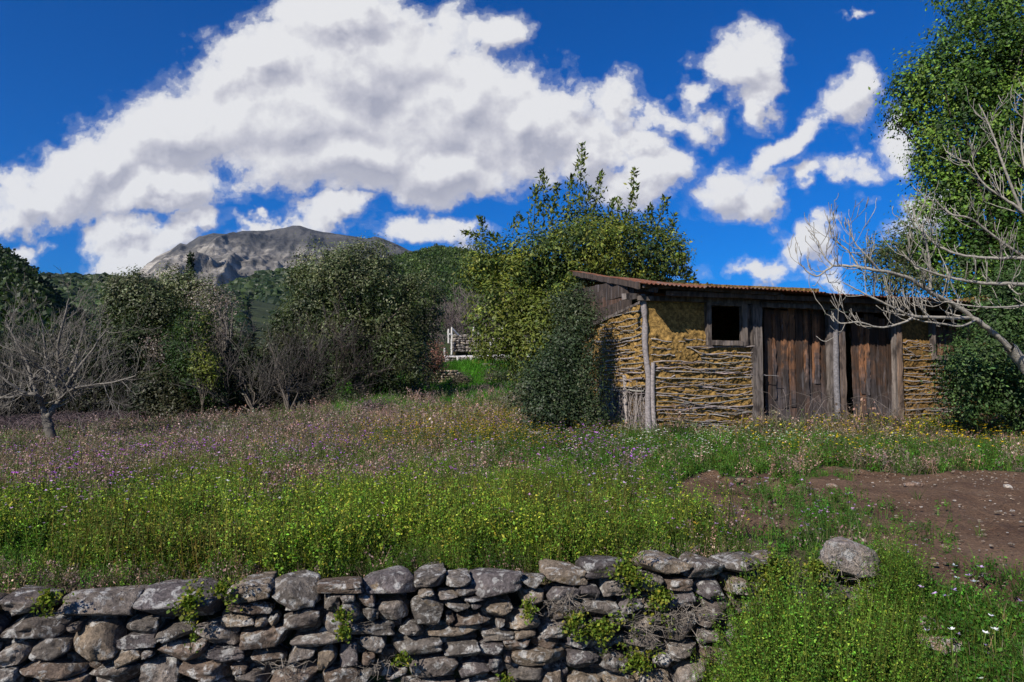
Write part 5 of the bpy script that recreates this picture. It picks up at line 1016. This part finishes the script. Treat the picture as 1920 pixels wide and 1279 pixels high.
for i, (px, py, w, h, n, lab) in enumerate([(360,1150,22,90,420,'yellow green plant hanging down the third big top stone from the left'),(98,1125,20,40,220,'small leafy plant between the two leftmost top stones'),(1170,1090,60,80,900,'bushy plant sprawling over the wall top left of the tall herbs'),(1230,1130,40,60,500,'trailing plant below the wall top near the tall herbs'),
   (1120,1185,55,45,800,'creeping yellow green plant across the middle right of the wall'),(1070,1170,30,35,300,'small creeper left of the big creeping plant on the wall'),(985,1140,20,22,160,'leafy sprig in a joint right of centre below the top stones'),(645,1185,20,18,120,'small sprig between two dark stones left of centre'),(750,1235,18,16,100,'tiny plant beside the slanting stone low in the wall'),(420,1110,26,40,220,'plant spilling between the third and fourth big top stones'),
   (1440,1090,70,70,1200,'dense leafy plant over the wall below the long top stones'),(1520,1075,40,50,800,'leafy plant filling the gap left of the boulder'),(1610,1140,40,30,500,'green plant directly under the boulder'),(945,1270,16,16,90,'tiny sprig at the foot of the wall right of centre'),(640,1150,14,14,60,'little leaf tuft on a small stone under the top row'),(1190,1240,40,40,420,'low leafy plant at the foot of the wall left of the tall herbs')]):
    wallplant(px, py, w, h, n, lab, 600+i, YG)
# dry roots and brambles
def tangle(name, lab, cat, pts, h, rng, col, L=.5, rr=.003, per=3, droop=1.6):
    mb = MB()
    for b in pts:
        for _ in range(per):
            a = rng.uniform(0, 6.28); l = L*rng.uniform(.5, 1.3); t = np.linspace(0, 1, 6)[:, None]; d = np.array([math.cos(a), math.sin(a), 0])
            p = b + d*l*t + np.array([0, 0, 1])*h*rng.uniform(.5, 1.3)*(t*droop*(1.15-t)*1.6) + rng.normal(0, .012, (6, 3)); tube(mb, p, np.linspace(rr, rr*.5, 6), 3, np.array(col)*rng.uniform(.6, 1.35))
    o = mb.build(name, TWIG); tag(o, lab, cat, kind='stuff'); return o
def gpts(n, rng, f):
    q = spots(n, rng, *f[:2], f[2], dirt=True); return np.concatenate([q, H(q[:, 0], q[:, 1])[:, None]], 1)
hedge = np.array([G(*q)[:2] for q in [(-40,815),(60,800),(150,795),(250,800),(350,790),(450,782),(540,768),(620,752),(720,752)]])
def nearhedge(x, y):
    yy_ = np.interp(x, hedge[np.argsort(hedge[:, 0]), 0], hedge[np.argsort(hedge[:, 0]), 1]); return np.exp(-((y-yy_+.6)/1.5)**2)*(x < 0)
tangle('dry_brambles', 'purple brown dry brambles along the foot of the hedge', 'brambles', gpts(5200, r, (10, 24, nearhedge)), .62, r, (.12, .088, .088), .75, .0055, 4, 1.25)
p = np.array([FP(u, .72, -.15-.4*r.random()) for u in r.uniform(ud0-.5, ue1+.6, 150)]); tangle('dry_canes', 'arching dry canes in front of the shed doors', 'brambles', p[:60], .75, r, (.15, .125, .11), 1.1, .0035, 1)
p = np.array([FP(u, .70, -.1-.35*r.random()) for u in r.uniform(.6, FL, 500)]); tangle('dry_grass_at_shed', 'tangled dry grass along the foot of the shed wall', 'dry grass', p, .2, r, (.16, .14, .09), .3, .0028, 3)
def rootpts(px, py, w, n): return np.array([wallpt(px+r.normal(0, w), py+r.normal(0, w*.6))+wn*.06 for _ in range(n)])
p = np.concatenate([rootpts(1260, 1140, 24, 26), rootpts(1060, 1115, 16, 16), rootpts(535, 1240, 10, 7), rootpts(1200, 1160, 20, 12), rootpts(1560, 1050, 30, 16), rootpts(720, 1235, 10, 5)])
tangle('dry_roots', 'thin grey dry stems hanging over the wall stones', 'dry stems', p, -.05, r, (.20, .17, .14), .14, .0014, 3, 1.)
p = np.array([np.array([x_, 3.55+WALLK*x_+r.uniform(.12, .5), 0]) for x_ in r.uniform(-2.7, 2.2, 240)]); p[:, 2] = H(p[:, 0], p[:, 1]); tangle('dry_stems', 'matted dry brown stems behind the top stones', 'dry stems', p, .05, r, (.09, .07, .045), .14, .002, 3, 1.)
p = spots(420, r, 11.0, 13.2, lambda x, y: ((x > 6.5))*1.); scatter('tall_grass', 'tall dull green grass under the shrub at the right end of the shed', 'grass', TG, p, 2.4, r, tintk=np.array([[1.1, .85, 1.1]]*len(p)))
p = np.array([FP(u, 0, -.15-.5*r.random())[:2] for u in np.concatenate([r.uniform(.0, .5, 60), r.uniform(1.4, 2.4, 90), r.uniform(2.4, 7, 120)])]); scatter('grass_at_shed', 'taller grass clumps against the shed wall', 'grass', TG+TG+TW[:3], p, 2.1, r, tintk=np.array([[.75, .8, .7]]*len(p)))

# ------------------------------------------------------------------ air
hm = bpy.data.materials.new('air'); hm.use_nodes = True; ht = hm.node_tree; ht.nodes.clear()
ho = N(ht, 'ShaderNodeOutputMaterial'); hv = N(ht, 'ShaderNodeVolumePrincipled'); hv.inputs['Color'].default_value = (.45, .70, 1, 1); hv.inputs['Density'].default_value = 2.2e-5; hv.inputs['Anisotropy'].default_value = .2
ht.links.new(hv.outputs[0], ho.inputs['Volume'])
mb = MB(); v, f = cubesphere(0); v = np.array(v); mb.add(np.array([[-7100, -3100, -17], [7100, -3100, -17], [7100, 8100, -17], [-7100, 8100, -17], [-7100, -3100, 900], [7100, -3100, 900], [7100, 8100, 900], [-7100, 8100, 900]]), [[0, 3, 2, 1], [4, 5, 6, 7], [0, 1, 5, 4], [1, 2, 6, 5], [2, 3, 7, 6], [3, 0, 4, 7]])
tag(mb.build('haze', hm), 'thin bluish air haze over the distant mountain', 'haze', kind='stuff')
